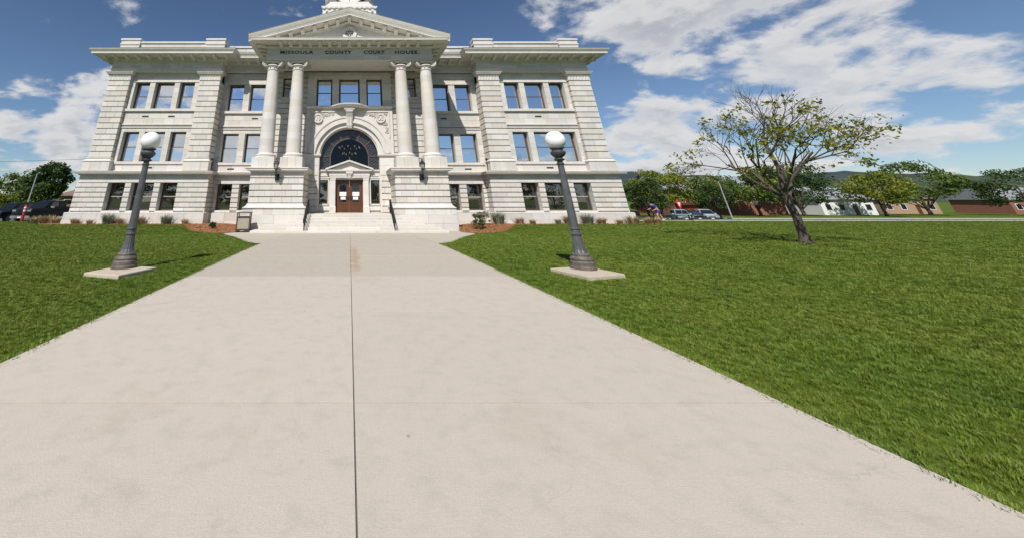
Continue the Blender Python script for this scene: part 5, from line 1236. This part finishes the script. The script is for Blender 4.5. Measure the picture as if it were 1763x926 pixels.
# lawn blades: instanced tufts, one object
def lawn_blades():
    g = np.random.default_rng(1); P = []; S = []
    pads = [(x + (.12 if x < 0 else -.12), y - .28, rz) for x, y, rz in LP]
    hx = np.array([half(y) for y in np.arange(0, 30, .1)])
    for (x0, x1, y0, y1) in ((-12, 0, 2, 30), (-34, -12, 8, 35), (0, 14, 2, 30), (14, 34, 4, 34.2), (34, 60, 12, 34.2)):
        A = (x1 - x0) * (y1 - y0); n = int(A * 420); x = g.uniform(x0, x1, n); y = g.uniform(y0, y1, n)
        d = np.hypot(x, y); keep = g.random(n) < np.clip((9.5 / np.maximum(d, 1)) ** 1.25, .20, 1)
        x, y, d = x[keep], y[keep], d[keep]
        hw = hx[np.clip((y * 10).astype(int), 0, 299)]
        ok = (np.abs(x) > hw + .015) | (y > 26.6)
        ok &= ~((np.abs(x) < 23.2) & (y > 28.7)) & ~((np.abs(x) < 8) & (y > 23.4))
        for (px, py, rz) in pads:
            c, s_ = math.cos(-rz), math.sin(-rz); lx = (x - px) * c - (y - py) * s_; ly = (x - px) * s_ + (y - py) * c; ok &= ~((np.abs(lx) < .63) & (np.abs(ly) < .63))
        x, y, d = x[ok], y[ok], d[ok]
        m_ = np.array([not any(pip(a, b, q) for q in MULCH) if (b > 24 and abs(a) < 25) else True for a, b in zip(x, y)]); x, y, d = x[m_], y[m_], d[m_]
        P.append(np.stack([x, y, np.array([gz(a, b) - .014 for a, b in zip(x, y)])], 1)); S.append(np.clip((d / 9.5) ** .45, .8, 1.55))
    for s_ in (-1, 1):
        y = g.uniform(2.2, 23.4, 5200); hw = np.array([half(q) for q in y]); x = s_ * (hw + np.abs(g.normal(0, .022, len(y))) - .006 + .012 * np.sin(y * 7) * np.sin(y * 2.3))
        P.append(np.stack([x, y, np.array([gz(a, b) - .012 for a, b in zip(x, y)])], 1)); S.append(g.uniform(.8, 1.45, len(y)))
    P = np.concatenate(P); S = np.concatenate(S); print('tufts', len(P))
    me = bpy.data.meshes.new('lawn_grass'); me.vertices.add(len(P)); me.vertices.foreach_set('co', P.astype(np.float32).ravel()); a = me.attributes.new('sc', 'FLOAT', 'POINT'); a.data.foreach_set('value', S.astype(np.float32))
    o = bpy.data.objects.new('lawn_grass', me); col.objects.link(o); tag(o, 'mown green lawn grass on both sides of the concrete walk', 'grass', kind='stuff')
    tuft = bpy.data.objects.new('grass_tuft', clump_mesh('grass_tuft', 'grass_blade', 5, 22, .034, .22, .0026, 1.15))
    ng = bpy.data.node_groups.new('scatter', 'GeometryNodeTree'); ng.interface.new_socket('Geometry', in_out='INPUT', socket_type='NodeSocketGeometry'); ng.interface.new_socket('Geometry', in_out='OUTPUT', socket_type='NodeSocketGeometry')
    N = ng.nodes; L = ng.links; gi = N.new('NodeGroupInput'); go = N.new('NodeGroupOutput'); oi = N.new('GeometryNodeObjectInfo'); oi.inputs['Object'].default_value = tuft; oi.inputs['As Instance'].default_value = True
    ip = N.new('GeometryNodeInstanceOnPoints'); na = N.new('GeometryNodeInputNamedAttribute'); na.data_type = 'FLOAT'; na.inputs[0].default_value = 'sc'
    rv = N.new('FunctionNodeRandomValue'); rv.data_type = 'FLOAT_VECTOR'; rv.inputs[0].default_value = (-.25, -.25, 0); rv.inputs[1].default_value = (.25, .25, 6.28)
    rs = N.new('FunctionNodeRandomValue'); rs.data_type = 'FLOAT'; rs.inputs[2].default_value = .7; rs.inputs[3].default_value = 1.3; rs.inputs['Seed'].default_value = 3
    mu = N.new('ShaderNodeMath'); mu.operation = 'MULTIPLY'; L.new(na.outputs[0], mu.inputs[0]); L.new(rs.outputs[1], mu.inputs[1])
    m2p = N.new('GeometryNodeMeshToPoints'); L.new(gi.outputs[0], m2p.inputs[0]); L.new(m2p.outputs[0], ip.inputs['Points']); L.new(oi.outputs['Geometry'], ip.inputs['Instance']); L.new(rv.outputs[0], ip.inputs['Rotation']); L.new(mu.outputs[0], ip.inputs['Scale']); L.new(ip.outputs[0], go.inputs[0])
    md = o.modifiers.new('scatter', 'NODES'); md.node_group = ng
    me.materials.append(MAT['grass_blade'])
lawn_blades()

# ================================================================== STREET LIFE
def wheel(root, x, y, r, w_, side):
    o = at(MB().loft([[(x + rr * math.cos(t), y + side * yy, r + rr * math.sin(t)) for t in [2 * math.pi * j / 24 for j in range(24)]] for rr, yy in ((r * .6, 0), (r * .96, 0), (r, .03), (r, w_ - .03), (r * .96, w_), (r * .62, w_), (r * .58, w_ - .03), (r * .1, w_ - .04))]), 'wheel', 'tyre', root, smooth=True)
    hb = MB()
    for k_ in range(5):
        a = 2 * math.pi * k_ / 5 + .3; hb.tube([(x, y + side * (w_ - .03), r), (x + r * .55 * math.cos(a), y + side * (w_ - .03), r + r * .55 * math.sin(a))], .045, 4)
    hb.loft([[(x + rr * math.cos(t), y + side * yy, r + rr * math.sin(t)) for t in [2 * math.pi * j / 20 for j in range(20)]] for rr, yy in ((r * .62, w_ - .01), (r * .62, w_ + .005), (r * .52, w_ + .005), (r * .52, w_ - .03))], cap=False)
    h = at(hb, 'rim', 'rim', root); h.parent = o; return o
def vehicle(name, label, cat, loc, rz, paint, body, house, W, wr, wx, glasses, bed=None, chrome=False, group=None):
    r = empty(name, label, cat, loc, rz, group)
    def ring(x, w_, zb, zt, rnd_=.10): return [(x, -w_ * .90, zb), (x, -w_, zb + .12), (x, -w_, zt - rnd_ * 1.6), (x, -w_ * .95, zt - rnd_ * .5), (x, -w_ * .82, zt), (x, w_ * .82, zt), (x, w_ * .95, zt - rnd_ * .5), (x, w_, zt - rnd_ * 1.6), (x, w_, zb + .12), (x, w_ * .90, zb)]
    at(MB().loft([ring(*q) for q in body]), 'body', paint, r, smooth=True)
    def hr(x, wb, zb, wt, zt): return [(x, -wb, zb), (x, -wt, zt - .05), (x, -wt * .86, zt), (x, wt * .86, zt), (x, wt, zt - .05), (x, wb, zb)]
    at(MB().loft([hr(*q) for q in house]), 'cabin', paint, r, smooth=True)
    for g in glasses:
        if g[0] == 'side':
            for s in (-1, 1): at(MB().add([(a, s * b, c) for a, b, c in g[1]], [tuple(range(len(g[1])))]), 'side_window', 'car_glass', r)
        else: at(MB().add(g[1], [(0, 1, 2, 3)]), g[0], 'car_glass', r)
    for s in (-1, 1):
        for x in wx:
            at(MB().loft([[(x + wr * 1.16 * math.cos(t), s * (W - .25 + q), wr + wr * 1.16 * math.sin(t)) for t in [math.pi * j / 14 for j in range(15)]] for q in (0, .256)], cap=True), 'wheel_arch', 'tyre', r)
            wheel(r, x, s * (W - .23), wr, .24, s)
        xf = body[0][0]
        at(MB().box(xf - .015, xf + .22, s * (W - .46), s * (W - .10), .78 * house[0][2], .92 * house[0][2]), 'headlight', 'chrome', r, bevel=.02)
        xb = body[-1][0]; at(MB().box(xb - .12, xb + .02, s * (W - .24), s * (W - .03), .66 * house[0][2], .92 * house[0][2]), 'tail_light', 'tail_red', r, bevel=.02)
        at(MB().loft([[(house[0][0] + .45, s * (W + .01), house[0][2] + .02), (house[0][0] + .65, s * (W + .01), house[0][2] + .02), (house[0][0] + .65, s * (W + .01), house[0][2] + .18), (house[0][0] + .45, s * (W + .01), house[0][2] + .18)], [(house[0][0] + .5, s * (W + .22), house[0][2] + .02), (house[0][0] + .62, s * (W + .22), house[0][2] + .02), (house[0][0] + .62, s * (W + .22), house[0][2] + .18), (house[0][0] + .5, s * (W + .22), house[0][2] + .18)]]), 'mirror', 'chrome' if chrome else paint, r)
    xf = body[0][0]
    gr = MB()
    for i in range(4): gr.box(xf - .02, xf + .06, -W * .46, W * .46, house[0][2] * (.62 + .075 * i), house[0][2] * (.645 + .075 * i))
    at(gr, 'grille', 'darkgrey' if False else 'black_iron', r)
    at(MB().box(xf - .07, xf + .15, -W * .92, W * .92, .36, .60), 'bumper', 'chrome' if chrome else 'car_darkgrey', r, bevel=.03)
    at(MB().box(body[-1][0] - .1, body[-1][0] + .06, -W * .92, W * .92, .38, .60), 'bumper', 'chrome' if chrome else 'car_darkgrey', r, bevel=.03)
    at(MB().box(xf - .076, xf - .07, -.16, .16, .41, .52), 'number_plate', 'white_paint', r)
    if bed: at(MB().box(bed[0], bed[1], -W + .12, W - .12, bed[2], bed[2] + .012), 'bed_cover', 'tyre', r)
    return r
def pickup(label, loc, rz, paint, group=None):
    W = .98
    return vehicle('pickup_truck', label, 'pickup', loc, rz, paint,
        [(-2.95, .88, .46, 1.12), (-2.90, .95, .42, 1.20), (-2.4, .98, .38, 1.25), (-1.2, .98, .38, 1.27), (.9, .98, .38, 1.28), (1.0, .98, .40, 1.30), (2.75, .98, .45, 1.32), (2.85, .96, .5, 1.30)],
        [(-1.45, .93, 1.20, .80, 1.26), (-.80, .94, 1.22, .76, 1.80), (-.2, .94, 1.22, .75, 1.90), (.7, .94, 1.22, .75, 1.89), (1.02, .93, 1.22, .77, 1.74)],
        W, .40, (-1.95, 1.75),
        [('side', [(-1.02, .925, 1.34), (-.62, .80, 1.76), (.02, .79, 1.80), (.02, .92, 1.34)]), ('side', [(.10, .92, 1.34), (.10, .79, 1.80), (.72, .80, 1.78), (.84, .92, 1.34)]),
         ('windscreen', [(-1.43, -.80, 1.29), (-1.43, .80, 1.29), (-.84, .68, 1.80), (-.78, -.68, 1.80)]), ('rear_window', [(1.03, -.70, 1.34), (1.03, .70, 1.34), (1.0, .66, 1.70), (1.0, -.66, 1.70)])],
        bed=(1.12, 2.72, 1.31), chrome=True, group=group)
def suv(label, loc, rz, paint, group=None, h=1.70, L=2.3):
    W = .92
    return vehicle('parked_car', label, 'car', loc, rz, paint,
        [(-L, .74, .45, .82), (-L + .1, .88, .36, .95), (-L + .8, .92, .32, 1.02), (-.9, .92, .30, 1.06), (1.6, .92, .32, 1.08), (L - .1, .90, .38, 1.04), (L, .82, .45, .95)],
        [(-1.15, .86, .98, .74, 1.04), (-.45, .88, 1.0, .70, h - .08), (.2, .88, 1.0, .69, h), (1.5, .87, 1.0, .68, h - .03), (L - .12, .82, 1.0, .66, h - .35)],
        W, .35, (-1.42, 1.35),
        [('side', [(-.80, .865, 1.12), (-.36, .735, h - .16), (.35, .725, h - .12), (.35, .865, 1.12)]), ('side', [(.43, .865, 1.12), (.43, .725, h - .12), (1.4, .72, h - .15), (1.75, .85, 1.12)]),
         ('windscreen', [(-1.14, -.74, 1.07), (-1.14, .74, 1.07), (-.49, .62, h - .11), (-.49, -.62, h - .11)]), ('rear_window', [(L - .10, -.64, 1.1), (L - .10, .64, 1.1), (1.62, .60, h - .12), (1.62, -.60, h - .12)])], group=group)
pickup('black pickup truck parked beyond the left corner of the building', (-30.6, 38.2, -.212), R(88), 'car_black').scale = (1.02, 1.02, 1.02)
suv('dark vehicle cut by the left picture edge beside the pickup', (-34.0, 38.2, -.212), R(87), 'car_navy', h=1.76)
suv('silver blue car parked near the red traffic sign', (50.6, 57.6, -1.19), R(62), 'car_silver', 'cars parked beyond the right lawn')
suv('dark low car parked right of the silver blue one', (52.9, 58.2, -1.19), R(66), 'car_black', 'cars parked beyond the right lawn', h=1.45)
suv('silver grey car parked right of the dark low car', (55.3, 58.6, -1.19), R(64), 'car_silver', 'cars parked beyond the right lawn')
pickup('dark pickup on the far side of the right street', (46.0, 64.2, -1.19), R(4), 'car_navy', 'cars parked beyond the right lawn')
suv('maroon car on the far side of the right street', (58.5, 64.4, -1.19), R(2), 'car_maroon', 'cars parked beyond the right lawn')
suv('black car on the far side of the street by the corner', (39.5, 64.3, -1.19), R(0), 'car_darkgrey', 'cars parked beyond the right lawn')

# red bollard on the left lawn edge, a grey one behind
bo = empty('bollard', 'red bollard with white bands in front of the black pickup', 'bollard', (-29.3, 33.9, -.05))
at(MB().lathe(0, 0, [(.11, -.05), (.11, 1.30), (.10, 1.36), (.05, 1.40)], 16), 'post', 'red_paint', bo, smooth=True)
for z in (.86, 1.10): at(MB().lathe(0, 0, [(.113, z), (.113, z + .13)], 16), 'reflective_band', 'white_paint', bo, smooth=True)
bo2 = empty('bollard', 'dark grey bollard beside the headlamp of the pickup', 'bollard', (-32.0, 34.1, -.08)); at(MB().lathe(0, 0, [(.10, -.05), (.10, 1.02), (.06, 1.08)], 14), 'post', 'car_darkgrey', bo2, smooth=True); at(MB().lathe(0, 0, [(.105, .82), (.105, .90)], 14), 'band', 'iron', bo2)

# poles and wires
def pole(label, x, y, h, r0, arm, mat='galvanised'):
    p = empty('street_light', label, 'street light', (x, y, gz(x, y)))
    at(MB().tube([(0, 0, 0), (0, 0, h)], [r0, r0 * .6], 10), 'pole', mat, p, smooth=True)
    at(MB().lathe(0, 0, [(r0 * 2, 0), (r0 * 2, .12), (r0 * 1.3, .2)], 10), 'foot', mat, p)
    at(MB().tube([(0, 0, h - .3), (arm * .4, 0, h + .05), (arm, 0, h + .12)], r0 * .45, 6), 'arm', mat, p); at(MB().box(min(arm, arm * 1.45), max(arm, arm * 1.45), -.12, .12, h + .06, h + .18), 'lamp_head', mat, p, bevel=.03)
pole('slim pale street light rising behind the black pickup', -38.4, 44.5, 5.0, .085, .25)
pole('slim pale street light behind the silver blue car', 50.6, 50.0, 5.4, .085, -1.0)
def wire(label, a, b, sag):
    pts = [Vector(a).lerp(Vector(b), i / 16) - Vector((0, 0, sag * 4 * (i / 16) * (1 - i / 16))) for i in range(17)]
    o = MB().tube(pts, .022, 5).build('utility_wire', 'wire'); tag(o, label, 'wire', 'overhead wires at the left')
wire('upper overhead wire running behind the left corner', (-72, 48, 6.4), (-22, 55, 8.6), .5)
wire('lower overhead wire ending at the tall dark tree', (-74, 50, 6.5), (-40, 52, 5.8), .45)
for (x, y, h, lb) in ((-72, 48, 7.2, 'wooden utility pole beyond the left edge nearer the street'), (-74, 50, 7.0, 'wooden utility pole beyond the left edge farther from the street')):
    p = empty('utility_pole', lb, 'utility pole', (x, y, 0)); at(MB().tube([(0, 0, 0), (0, 0, h)], [.15, .11], 10), 'post', 'bark', p); at(MB().box(-.9, .9, -.06, .06, h - .5, h - .36), 'crossarm', 'bark', p)

# traffic sign
sg = empty('traffic_sign', 'red and white inverted triangle traffic sign beyond the right lawn', 'traffic sign', (42.6, 48.2, -1.2), R(-35)).scale = (.52, .52, 1.10)
sg = bpy.data.objects['traffic_sign']
at(MB().tube([(0, 0, 0), (0, 0, 2.4)], .035, 8), 'post', 'galvanised', sg)
at(MB().prism([(-.52, 2.62), (.52, 2.62), (.56, 2.55), (.06, 1.70), (-.06, 1.70), (-.56, 2.55)], -.06, -.04), 'plate', 'sign_red', sg)
at(MB().prism([(-.27, 2.45), (.27, 2.45), (.0, 2.0)], -.066, -.061), 'white_field', 'white_paint', sg)

# bench
be = empty('bench', 'long low black bench beside the bending person', 'bench', (30.5, 35.25, .012))
for y in (-.16, 0, .16): at(MB().box(-1.5, 1.5, y - .065, y + .065, .40, .45), 'seat_slat', 'black_iron', be)
for x in (-1.3, 1.3): at(MB().box(x - .04, x + .04, -.2, .2, 0, .06).box(x - .04, x + .04, -.18, -.12, .06, .40).box(x - .04, x + .04, .12, .18, .06, .40), 'leg', 'black_iron', be)
# low brown building far left and brick building far right
bb = empty('low_building', 'low brown building with hipped roof behind the tall dark tree', 'building', (-46, 66, 0))
wl = at(MB().box(-6, 8, 0, 9, 0, 2.5), 'wall', 'tan_wall', bb); at(MB().mould(-6, 8, 0, 9, [(.5, 2.5), (.5, 2.62), (-2.5, 4.0)], True), 'roof', 'brown_roof', bb)
for x in (-4, -1, 3, 6): f = at(MB().box(x - .6, x + .6, -.04, .02, .9, 2.0), 'window', 'white_paint', bb); g = at(MB().box(x - .5, x + .5, -.05, -.045, 1.0, 1.9), 'pane', 'dark_glass', bb); g.parent = f
fw = empty('garden_wall', 'low orange brick wall behind the pickup bed', 'wall', (-37.5, 48.6, 0)); at(MB().box(-3.6, 3.6, 0, .25, 0, 1.15), 'wall_body', 'tan_wall', fw); at(MB().box(-3.7, 3.7, -.05, .30, 1.15, 1.25), 'coping', 'brick', fw)
rb = empty('brick_building', 'dark red brick building with grey roof behind the parked cars', 'building', (82, 84, -1.2))
at(MB().box(-9, 16, 0, 12, 0, 5.2), 'wall', 'brick', rb); at(MB().loft([[(-9.6, -.6, 5.2), (-9.6, 12.6, 5.2), (-9.6, 6, 8.4)], [(16.6, -.6, 5.2), (16.6, 12.6, 5.2), (16.6, 6, 8.4)]]), 'roof', 'slate', rb)
for i in range(6):
    x = -7 + i * 4; f = at(MB().box(x - .8, x + .8, -.05, .02, 2.6, 4.4), 'window', 'white_paint', rb); g = at(MB().box(x - .68, x + .68, -.06, -.052, 2.72, 4.28), 'pane', 'dark_glass', rb); g.parent = f
at(MB().loft([[(-9, -1.8, 2.1), (-9, 0, 2.5), (-9, 0, 2.4)], [(5, -1.8, 2.1), (5, 0, 2.5), (5, 0, 2.4)]]), 'awning', 'awning_red', rb)

# person bending forward, striding to the left
def skin_mesh(name, joints, edges, mat, parent, root=0, lev=2):
    me = bpy.data.meshes.new(name); me.from_pydata([j[:3] for j in joints], edges, []); o = bpy.data.objects.new(name, me); col.objects.link(o)
    md = o.modifiers.new('skin', 'SKIN'); sv = me.skin_vertices[0].data
    for i, j in enumerate(joints): sv[i].radius = (j[3], j[4] if len(j) > 4 else j[3]); sv[i].use_root = (i == root)
    s2 = o.modifiers.new('sub', 'SUBSURF'); s2.levels = lev; s2.render_levels = lev
    dg = bpy.context.evaluated_depsgraph_get(); m2 = bpy.data.meshes.new_from_object(o.evaluated_get(dg)); bpy.data.objects.remove(o)
    m2.materials.clear(); m2.materials.append(MAT[mat]); m2.polygons.foreach_set('use_smooth', [True] * len(m2.polygons)); n = bpy.data.objects.new(name, m2); col.objects.link(n); n.parent = parent; return n
pe = empty('person', 'person in blue shirt and blue shorts bending forward by the bench', 'person', (28.4, 34.75, .014))
J = [(.16, 0, .88, .15, .12), (.02, 0, 1.08, .14, .12), (-.22, 0, 1.27, .17, .12), (-.36, 0, 1.36, .06), (-.46, 0, 1.40, .085), (-.52, 0, 1.44, .10), (-.55, 0, 1.50, .07),
     (.10, -.10, .82, .10), (-.12, -.11, .46, .065), (-.06, -.11, .08, .045), (-.20, -.11, .05, .04),
     (.20, .10, .82, .10), (.32, .11, .44, .065), (.55, .11, .12, .045), (.46, .11, .05, .04),
     (-.22, -.20, 1.28, .06), (-.10, -.24, 1.02, .045), (-.34, -.20, .88, .035), (-.42, -.19, .86, .03),
     (-.22, .20, 1.28, .06), (-.30, .24, 1.0, .045), (-.50, .18, .95, .035), (-.58, .17, .94, .03)]
Ed = [(0, 1), (1, 2), (2, 3), (3, 4), (4, 5), (5, 6), (0, 7), (7, 8), (8, 9), (9, 10), (0, 11), (11, 12), (12, 13), (13, 14), (2, 15), (15, 16), (16, 17), (17, 18), (2, 19), (19, 20), (20, 21), (21, 22)]
for hand, (hx_, hy, hz) in enumerate(((-.42, -.19, .86), (-.58, .17, .94))):
    b0 = len(J)
    hv = 18 if hand == 0 else 22
    for f in range(5):
        dy = (-.032 + .016 * f) if f < 4 else .05 * (1 if hand == 0 else -1); ln = (.085, .095, .09, .075)[f] if f < 4 else .05
        J += [(hx_ - .03, hy + dy * .8, hz - .005, .011), (hx_ - .03 - ln, hy + dy, hz - .03, .009)]; k_ = len(J); Ed += [(hv, k_ - 2), (k_ - 2, k_ - 1)]
skin_mesh('body', J, Ed, 'skin', pe)
skin_mesh('shirt', [(.14, 0, .93, .175, .15), (.02, 0, 1.08, .17, .15), (-.22, 0, 1.27, .19, .145), (-.31, 0, 1.33, .10), (-.22, -.20, 1.28, .09), (-.15, -.235, 1.12, .08), (-.22, .20, 1.28, .09), (-.265, .235, 1.12, .08)], [(0, 1), (1, 2), (2, 3), (2, 4), (4, 5), (2, 6), (6, 7)], 'cloth_blue', pe)
skin_mesh('shorts', [(.16, 0, .90, .165, .14), (.10, -.10, .80, .125), (-.06, -.11, .58, .105), (.20, .10, .80, .125), (.29, .11, .55, .105)], [(0, 1), (1, 2), (0, 3), (3, 4)], 'cloth_navy', pe)
for nm, x, y, z, rt in (('shoe', -.12, -.11, .05, 0), ('shoe', .50, .11, .07, .5)):
    m = MB().loft([[(x + a, y + b * w_, z + c) for b, c in ((-.05, -.05), (.05, -.05), (.05, .02), (.0, h), (-.05, .02))] for a, w_, h in ((-.15, .6, .0), (-.08, 1, .03), (.04, .95, .08), (.12, .8, .08))]); at(m, nm, 'shoe', pe, smooth='all')
hd = MB().lathe(0, 0, [(.02, .128), (.07, .11), (.10, .07), (.108, .02), (.10, -.03), (.085, -.05)], 14); ho = at(hd, 'hair', 'hair', pe, smooth='all'); ho.location = (-.50, 0, 1.45); ho.rotation_euler = (0, R(-35), 0)

# houses beyond the right street
def house(label, x, y, w_, d, h, rh, wall, roof):
    r = empty('house', label, 'house', (x, y, gz(x, y)))
    at(MB().box(-w_ / 2, w_ / 2, 0, d, -.2, h), 'wall', wall, r)
    rf = at(MB().loft([[(-w_ / 2 - .4, -.5, h), (-w_ / 2 - .4, d + .5, h), (-w_ / 2 - .4, d / 2, h + rh)], [(w_ / 2 + .4, -.5, h), (w_ / 2 + .4, d + .5, h), (w_ / 2 + .4, d / 2, h + rh)]]), 'roof', roof, r)
    ch = at(MB().box(w_ * .2, w_ * .2 + .8, d * .55, d * .55 + .7, h + rh * .4, h + rh + .7), 'chimney', 'brick', r); ch.parent = rf
    n = int(w_ / 3)
    for i in range(n):
        xx = -w_ / 2 + w_ * (i + .5) / n
        if i == n // 2: o = at(MB().box(xx - .5, xx + .5, -.05, .02, 0, 2.1), 'door', 'wood_door', r)
        else:
            o = at(MB().box(xx - .7, xx + .7, -.06, .02, .9, 2.3), 'window', 'white_paint', r); g = at(MB().box(xx - .58, xx + .58, -.07, -.062, 1.02, 2.18), 'pane', 'dark_glass', r); g.parent = o
house('white house with grey gable roof right of the brick building', 112, 84, 12, 9, 3.2, 2.8, 'white_paint', 'slate')
house('tan house with brown gable roof, middle of the row beyond the street', 138, 92, 14, 9, 3.4, 3.0, 'tan_wall', 'brown_roof')
house('brick house with grey gable roof at the far right', 166, 90, 13, 9, 3.2, 3.0, 'brick', 'slate')
